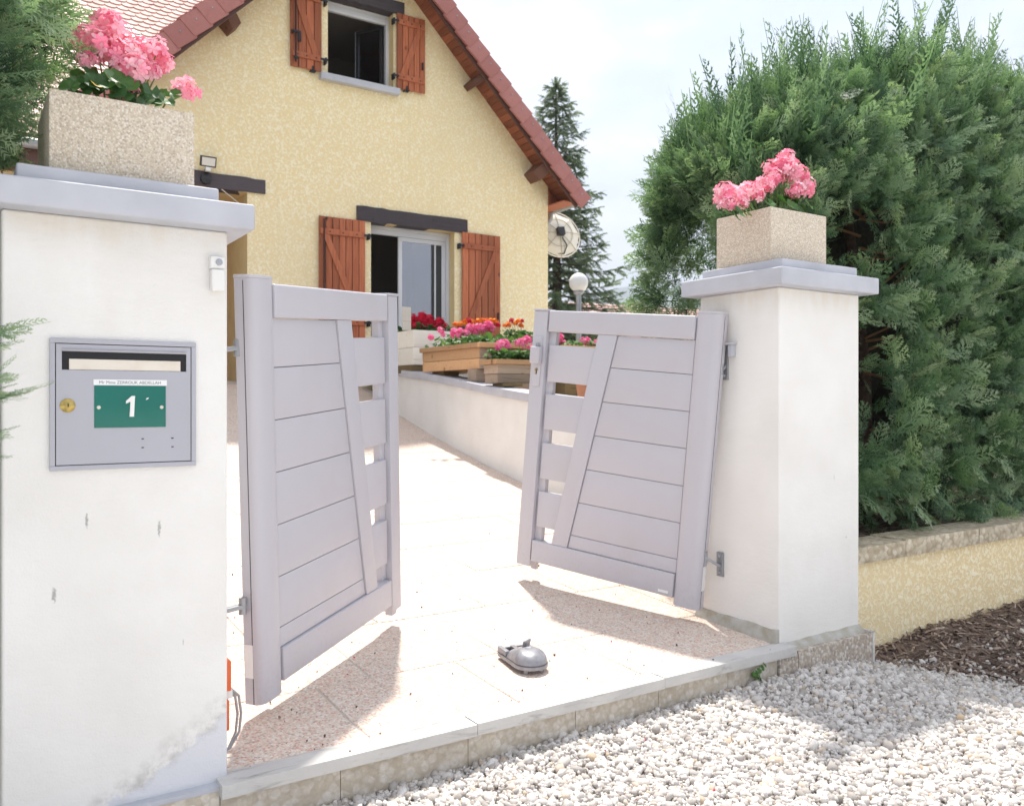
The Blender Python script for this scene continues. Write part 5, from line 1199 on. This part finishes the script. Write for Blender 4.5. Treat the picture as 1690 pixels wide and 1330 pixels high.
def flowers(name, label, base, heads, kind, leaves, leaf_s, box_c, group=None, joined=True, nst=1):
    """heads: (px,py,Y,r) or ((x,y,z), r); leaves: count spread over the half sizes in box_c=(cx,cy,cz,hx,hy,hz)"""
    t = thing(name, label, 'flowers', base, group); st = MB()
    for i, h in enumerate(heads):
        if len(h) == 4 or len(h) == 5: p = onY(h[0], h[1], h[2]); r = h[3]; kd = h[4] if len(h) == 5 else kind
        p = Vector(p); z = Vector((random.uniform(-.4, .4), random.uniform(-.7, .1), 1))
        part('flower_head', HEADS[kd][i % 3], None, t, orient(p, z, r, random.random()*6.28))
        foot = Vector((base[0] + (p.x-base[0])*.45, base[1] + (p.y-base[1])*.45, base[2]))
        mid = (p + foot)/2 + Vector((0, 0, .03)); st.tube([foot, mid, p - z.normalized()*r*.2], [.0035, .003, .0022], 5)
    part('stems', st, M['stem'], t, smooth=60)
    cx, cy, cz, hx, hy, hz = box_c
    if joined:
        n = leaves; P_ = np.array([cx, cy, cz]) + rng.uniform(-1, 1, (n, 3)) * np.array([hx, hy, hz])
        R = basis(rng.normal(size=(n, 3)) * np.array([1, 1, .35]), np.array([0, -.35, 1.]) + rng.normal(0, .45, (n, 3)), rng.uniform(.7, 1.25, n)*leaf_s)
        part('foliage', join_meshes('foliage', M['leafj'], [(LEAFV, LEAFF, R, P_, rng.random(n))]), None, t)
    else:
        for i in range(leaves):
            p = Vector((cx + random.uniform(-1, 1)*hx, cy + random.uniform(-1, 1)*hy, cz + random.uniform(-1, 1)*hz))
            out = Vector(((p.x-cx)*1.2, (p.y-cy)*1.2 - .12, .32))
            part('leaf', LEAF[i % 3], None, t, orient(p, out + Vector([random.uniform(-.15, .15) for _ in range(3)]), leaf_s*random.uniform(.65, 1.25), random.random()*6.28))
    return t
def concrete_planter(label, x0, x1, y0, y1, z0, z1):
    t = thing('planter', label, 'planter', ((x0+x1)/2, (y0+y1)/2, z0)); w = .035; r = MB()
    o = [(x0,y0),(x1,y0),(x1,y1),(x0,y1)]; i_ = [(x0+w,y0+w),(x1-w,y0+w),(x1-w,y1-w),(x0+w,y1-w)]
    V = [(x,y,z0) for x,y in o] + [(x,y,z1) for x,y in o] + [(x,y,z1) for x,y in i_] + [(x,y,z1-.06) for x,y in i_]
    F = [(0,3,2,1)] + [(k,(k+1)%4,(k+1)%4+4,k+4) for k in range(4)] + [(k+4,(k+1)%4+4,(k+1)%4+8,k+8) for k in range(4)] + [(k+8,(k+1)%4+8,(k+1)%4+12,k+12) for k in range(4)] + [(12,13,14,15)]
    part('trough', MB().add(V, F), M['concrete'], t, bevel=.006)
    part('soil', MB().box(x0+w+.001, x1-w-.001, y0+w+.001, y1-w-.001, z1-.059, z1-.03), M['soil'], t); return t
concrete_planter('pale aggregate concrete planter on the mailbox pillar', .238, .650, 2.85, 3.25, 1.867, 2.118)
concrete_planter('pale aggregate concrete planter on the hedge pillar', 3.425, 3.862, 2.87, 3.235, 1.895, 2.168)
# big pink geranium on the mailbox pillar
Yb = 3.02
g1 = flowers('geranium', 'bushy pink geranium in concrete planter on the mailbox pillar', (.45, 3.04, 2.08),
    [(180,52,3.05,.062),(160,78,3.0,.060),(138,70,3.08,.052),(200,75,3.1,.055),(185,92,2.98,.055),(215,98,3.0,.058),(238,92,3.08,.055),(255,88,3.0,.050),(225,118,2.94,.052),(265,108,3.05,.046),(250,120,2.98,.040),(145,103,2.97,.034),(205,120,2.95,.048),(304,152,2.99,.050),(176,40,3.12,.045),(190,142,2.95,.030),(212,152,2.93,.032)],
    'pink', 0, .05, (.45, 3.0, 2.14, .17, .15, .05), joined=False)
for i, (px_, py_, Y_, s_) in enumerate([(125,138,2.9,.055),(115,145,2.88,.05),(140,135,2.95,.055),(150,128,2.92,.06),(165,122,2.98,.06),(180,118,2.95,.06),(195,132,2.9,.065),(150,145,2.89,.05),(135,150,2.88,.045),(170,148,2.9,.05),(190,152,2.88,.05),(215,140,2.9,.05),(250,150,2.9,.05),(262,168,2.88,.055),(275,165,2.9,.045),(255,172,2.87,.05),(290,156,2.95,.035),(240,165,2.87,.045),(225,162,2.9,.045),(205,160,2.88,.045),(110,142,2.95,.045),(130,128,3.0,.045),(210,125,3.0,.05),(232,150,2.95,.05),(160,138,2.87,.055),(175,135,2.88,.05),(268,158,2.95,.04),(245,160,2.93,.045),(185,128,2.87,.045),(145,138,2.93,.055),(120,146,2.92,.05)]):
    p = Vector(onY(px_, py_, Y_)); part('leaf', LEAF[i % 3], None, g1, orient(p, Vector((random.uniform(-.5, .5), -.6 + random.uniform(-.4, .3), .55)), s_*1.25, random.random()*6.28))
yl = part('yellow_leaf', LEAF[1].copy(), None, g1, orient(Vector(onY(160, 140, 2.87)), Vector((.3, -.5, .7)), .042, 1.0)); yl.data.materials.clear(); yl.data.materials.append(M['yleaf'])
g2 = flowers('geranium', 'sprawling pink geranium in concrete planter on the hedge pillar', (3.64, 3.05, 2.14),
    [(1196,322,2.97,.062),(1200,338,2.93,.050),(1215,328,2.98,.060),(1234,318,3.0,.055),(1250,322,2.98,.048),(1262,308,3.02,.055),(1276,296,3.04,.056),(1272,280,3.08,.050),(1298,262,3.08,.050),(1288,275,3.05,.056),(1304,280,3.0,.058),(1318,292,2.98,.060),(1328,308,2.96,.056),(1314,318,2.94,.052),(1296,290,3.02,.055),(1332,318,2.98,.040),(1190,332,3.0,.045),(1225,338,2.95,.04)],
    'pink', 0, .05, (3.62, 3.0, 2.19, .17, .12, .03), joined=False)
for i, (px_, py_, Y_, s_) in enumerate([(1200,350,2.88,.055),(1210,345,2.9,.06),(1195,345,2.95,.05),(1220,350,2.86,.06),(1214,356,2.86,.05),(1290,332,2.95,.07),(1305,330,2.98,.07),(1318,335,2.95,.06),(1295,322,3.0,.07),(1308,340,2.9,.06),(1325,342,2.92,.05),(1280,330,2.95,.05),(1335,338,3.0,.05),(1270,335,2.93,.045),(1255,330,2.97,.045),(1240,340,2.92,.05),(1230,345,2.9,.045),(1300,318,3.05,.06),(1312,325,3.05,.06)]):
    p = Vector(onY(px_, py_, Y_)); part('leaf', LEAF[i % 3], None, g2, orient(p, Vector((random.uniform(-.5, .5), -.6 + random.uniform(-.4, .3), .6)), s_*1.3, random.random()*6.28))

# wooden boxes, white box, blocks and pots on the driveway wall
def wood_box(name, label, x0, x1, y0, y1, z0, z1, m, rim=.05, taper=0, rot=0, m2=None, boards=2, rim_m=None):
    cx, cy = (x0+x1)/2, (y0+y1)/2; B = Matrix.Translation((cx, cy, z0)) @ Matrix.Rotation(rot, 4, 'Z'); a, b, h = (x1-x0)/2, (y1-y0)/2, z1-z0
    t = thing(name, label, 'planter', M=B); t_ = .022; zt = h - rim
    for k in range(boards):
        za, zb = zt*k/boards + .002, zt*(k+1)/boards - .002; ta, tb_ = taper*(1-za/h), taper*(1-zb/h)
        part('board', MB().hexa([(-a+ta,-b+ta,za),(a-ta,-b+ta,za),(a-ta,-b+ta+t_,za),(-a+ta,-b+ta+t_,za)], [(-a+tb_,-b+tb_,zb),(a-tb_,-b+tb_,zb),(a-tb_,-b+tb_+t_,zb),(-a+tb_,-b+tb_+t_,zb)]), m2 or m, t, B, bevel=.003)
        part('board', MB().box(-a+ta, a-ta, b-t_, b, za, zb), m, t, B, bevel=.003)
        for sx in (-1, 1):
            xs_ = sorted((sx*(a-ta), sx*(a-ta-t_))); part('board', MB().box(xs_[0], xs_[1], -b+ta+t_+.001, b-t_-.001, za, zb), m, t, B, bevel=.003)
    if rim:
        o = .03; w = .05; rm_ = rim_m or m
        part('rim_board', MB().box(-a-o, a+o, -b-o, -b-o+w, zt, h), rm_, t, B, bevel=.004); part('rim_board', MB().box(-a-o, a+o, b+o-w, b+o, zt, h), rm_, t, B, bevel=.004)
        for sx in (-1, 1):
            xs_ = sorted((sx*(a+o), sx*(a+o-w))); part('rim_board', MB().box(xs_[0], xs_[1], -b-o+w+.001, b+o-w-.001, zt, h), rm_, t, B, bevel=.004)
    part('soil', MB().box(-a+t_+.01, a-t_-.01, -b+t_+.01, b-t_-.01, zt-.06, zt-.02), M['soil'], t, B); return t
def block(label, x0, x1, y0, y1, z0, z1, m='old_wood'):
    o = part('wood_block', MB().box(x0, x1, y0, y1, z0, z1), M[m], None, bevel=.004); tag(o, label, 'wood block'); return o
M['white_board'] = m_wood('white_painted_board', (.70, .66, .58), (.76, .73, .66), (.55, .50, .42), 0, .6)
wood_box('planter', 'white painted wooden planter of red geraniums on the driveway wall', 4.99, 5.85, 9.95, 11.3, 1.655, 2.11, M['white_board'], 0, boards=2)
block('old pallet timber under the white planter', 4.98, 5.8, 9.97, 11.2, cop_z(10)-.02, 1.653)
wood_box('planter', 'brown wooden planter with pink geraniums, propped level on blocks', 4.90, 5.62, 8.13, 9.52, 1.545, 1.84, M['pale_wood'], .055, m2=M['grey_wood'])
block('weathered block under street end of the brown planter', 4.86, 5.08, 8.16, 8.34, cop_z(8.25), 1.544, 'grey_wood')
block('dark block under house end of the brown planter', 4.97, 5.18, 9.1, 9.4, cop_z(9.25)-.03, 1.544)
wood_box('planter', 'tapered pale wooden planter of pink geraniums nearest the gate', 4.74, 5.50, 7.52, 7.82, 1.375, 1.625, M['grey_wood'], .05, .03, 0.0, rim_m=M['pale_wood'])
block('dark block under the tapered pale planter', 4.83, 5.07, 7.54, 7.76, cop_z(7.65), 1.374)
wood_box('planter', 'brown slatted planter standing behind the open hedge-side gate leaf', 5.62, 6.35, 7.55, 8.0, 1.43, 1.80, M['pale_wood'], .05, boards=3)
block('dark timber block under the planter behind the gate leaf', 5.6, 6.0, 7.5, 7.9, land_z(5, 7.7)-.05, 1.429)
pt = thing('terracotta_pot', 'orange terracotta pot seen through the slats of hedge-side gate leaf', 'pot', (5.56, 7.05, 1.12))
part('pot_body', MB().lathe([(.09, 0), (.13, .25), (.145, .252), (.145, .30), (.125, .30), (.115, .26)], 20, Matrix.Translation((5.56, 7.05, land_z(5, 7.05)-.02))), M['terracotta'], pt, smooth=40)
tg_ = thing('planter', 'pale pink trough of marigolds behind the wooden planters', 'planter', (5.9, 8.85, 1.3))
part('trough', MB().hexa([(5.60,8.72,1.70),(6.28,8.72,1.70),(6.28,8.96,1.70),(5.60,8.96,1.70)], [(5.57,8.70,1.88),(6.31,8.70,1.88),(6.31,8.98,1.88),(5.57,8.98,1.88)]), M['pink_pot'], tg_, bevel=.006)
part('trough_rim', MB().box(5.55, 6.33, 8.68, 9.0, 1.865, 1.90), M['pink_pot'], tg_, bevel=.006)
part('soil', MB().box(5.60, 6.28, 8.73, 8.95, 1.899, 1.904), M['soil'], tg_)
block('weathered crate block under the pink marigold trough', 5.66, 6.2, 8.74, 8.94, land_z(5, 8.8)-.05, 1.699, 'grey_wood')
px = lambda x, y: (640 + x/5.782, 470 + y/5.782)
def H(lst, Y, s): return [px(x, y) + (Y, r/5.782/FPX*(Y*1.13)*s) + ((k,) if k else ()) for x, y, r, k in [(q + (None,))[:4] for q in lst]]
flowers('geranium', 'red geraniums filling the white wooden planter', (5.4, 10.4, 2.05), H([(240,390,45),(335,305,45),(395,330,42),(290,350,45),(240,325,40),(390,375,42),(470,375,48),(505,360,42),(540,400,32),(330,395,45),(220,360,32),(440,395,40),(360,350,45)], 10.15, 1.15), 'red', 260, .075, (5.35, 10.4, 2.12, .33, .4, .07))
ot = part('wooden_tag', MB().box(-.06, .06, -.008, .008, 0, .30), M['white_board'], None, Matrix.Translation(onY(671, 545, 10.02))); tag(ot, 'small pale wooden board standing at the red geraniums', 'board')
flowers('geranium', 'mauve pink geraniums trailing from the brown planter', (5.25, 8.7, 1.8), H([(640,470,52),(720,490,40),(790,420,48),(755,470,45),(870,420,48),(955,400,52),(910,425,45),(500,440,34),(525,480,26),(410,510,32),(830,450,40),(690,455,40),(985,425,40)], 8.6, 1.1), 'rose', 420, .07, (5.25, 8.8, 1.87, .36, .6, .07))
flowers('marigold', 'orange and coral marigolds behind the brown planter', (5.45, 9.3, 1.85), H([(640,390,30),(735,370,34),(770,350,30,'red'),(800,365,30),(860,360,34),(900,350,30),(940,360,36),(1020,360,34),(1050,390,28,'red'),(690,385,28),(980,345,28)], 9.3, 1.15), 'orangef', 260, .055, (5.55, 9.3, 1.93, .40, .12, .08))
flowers('marigold', 'orange marigolds growing in the pale pink trough', (5.9, 8.85, 1.88), H([(1150,390,34),(1240,360,34),(1270,400,30),(1180,345,26,'red'),(1115,400,26),(1280,350,24,'red'),(1210,380,30)], 8.85, 1.1), 'orangef', 240, .05, (5.92, 8.83, 1.98, .30, .10, .07))
flowers('geranium', 'rosy pink geraniums in the tapered pale planter', (5.1, 7.67, 1.58), H([(1090,590,72),(1130,575,55),(1260,565,58),(1330,530,48),(1350,630,52),(1400,600,45),(1060,610,45),(1300,545,45)], 7.66, 1.0), 'rose', 420, .065, (5.12, 7.67, 1.66, .36, .14, .06))
flowers('geranium', 'pink geraniums seen through slots of the hedge-side gate leaf', (6.0, 7.75, 1.75), [(921,560,7.7,.07),(932,572,7.7,.07),(966,567,7.75,.075),(984,570,7.75,.06),(945,578,7.65,.05,'red'),(1000,572,7.8,.06)], 'rose', 220, .06, (6.0, 7.75, 1.80, .32, .18, .06))
flowers('geranium', 'pink flowers by the far window left of the mailbox pillar', (.42, 10.6, 1.5), [(2,495,10.6,.08),(3,515,10.6,.08),(1,540,10.6,.08),(3,560,10.6,.08,'orangef'),(2,585,10.6,.07),(-6,520,10.6,.08)], 'rose', 160, .08, (.35, 10.6, 1.85, .25, .2, .35))

# small weed and fallen petals
wd = thing('weed', 'tiny green weed sprouting between kerb and gravel', 'weed', (3.16, 2.72, -.12))
for i in range(9):
    a = i*.7; part('leaf', LEAF[i % 3], None, wd, orient(Vector((3.16 + .018*math.cos(a)*(1+i*.15), 2.718 + .012*math.sin(a), -.115 + .009*i)), Vector((math.cos(a)*.6, -.7, .5)), .028, a))
part('stem', MB().tube([(3.16, 2.72, -.16), (3.162, 2.715, -.08), (3.16, 2.718, -.03)], .002, 5), M['stem'], wd)
Pp = []
def g_at(x, y):
    r = ray(x, y); lo, hi = 1.0, 14.0
    for _ in range(40):
        m_ = (lo+hi)/2; p = _C + r*m_; h = gz(p[1]) + .006 if p[1] > 2.8 else gravel_z(p[0], p[1]) + .012
        lo, hi = (m_, hi) if p[2] > h else (lo, m_)
    return _C + r*lo
for x, y in [(571,1112),(586,1086),(1063,1217),(1135,1272),(1378,1205),(1052,1318),(393,1000),(385,1020),(1220,1095),(640,1010),(905,1145),(700,1040),(1010,1060),(1150,1135),(760,990),(880,1010),(1180,1300),(1000,1240),(1630,1060),(1555,1085),(1500,1262),(1250,1100),(990,940)]: Pp.append(g_at(x, y))
Pp = np.array(Pp); n = len(Pp); R = basis(rng.normal(size=(n, 3)), np.tile([0, 0, 1.], (n, 1)) + rng.normal(0, .4, (n, 3)), rng.uniform(.008, .016, n))
tag(link('fallen_petals', join_meshes('fallen_petals', M['petal'], [(np.array([(0,0,0),(.5,.5,.12),(0,1,.05),(-.5,.5,.15)]), np.array([(0,1,2),(0,2,3)]), R, Pp, np.ones(n))])), kind='stuff')
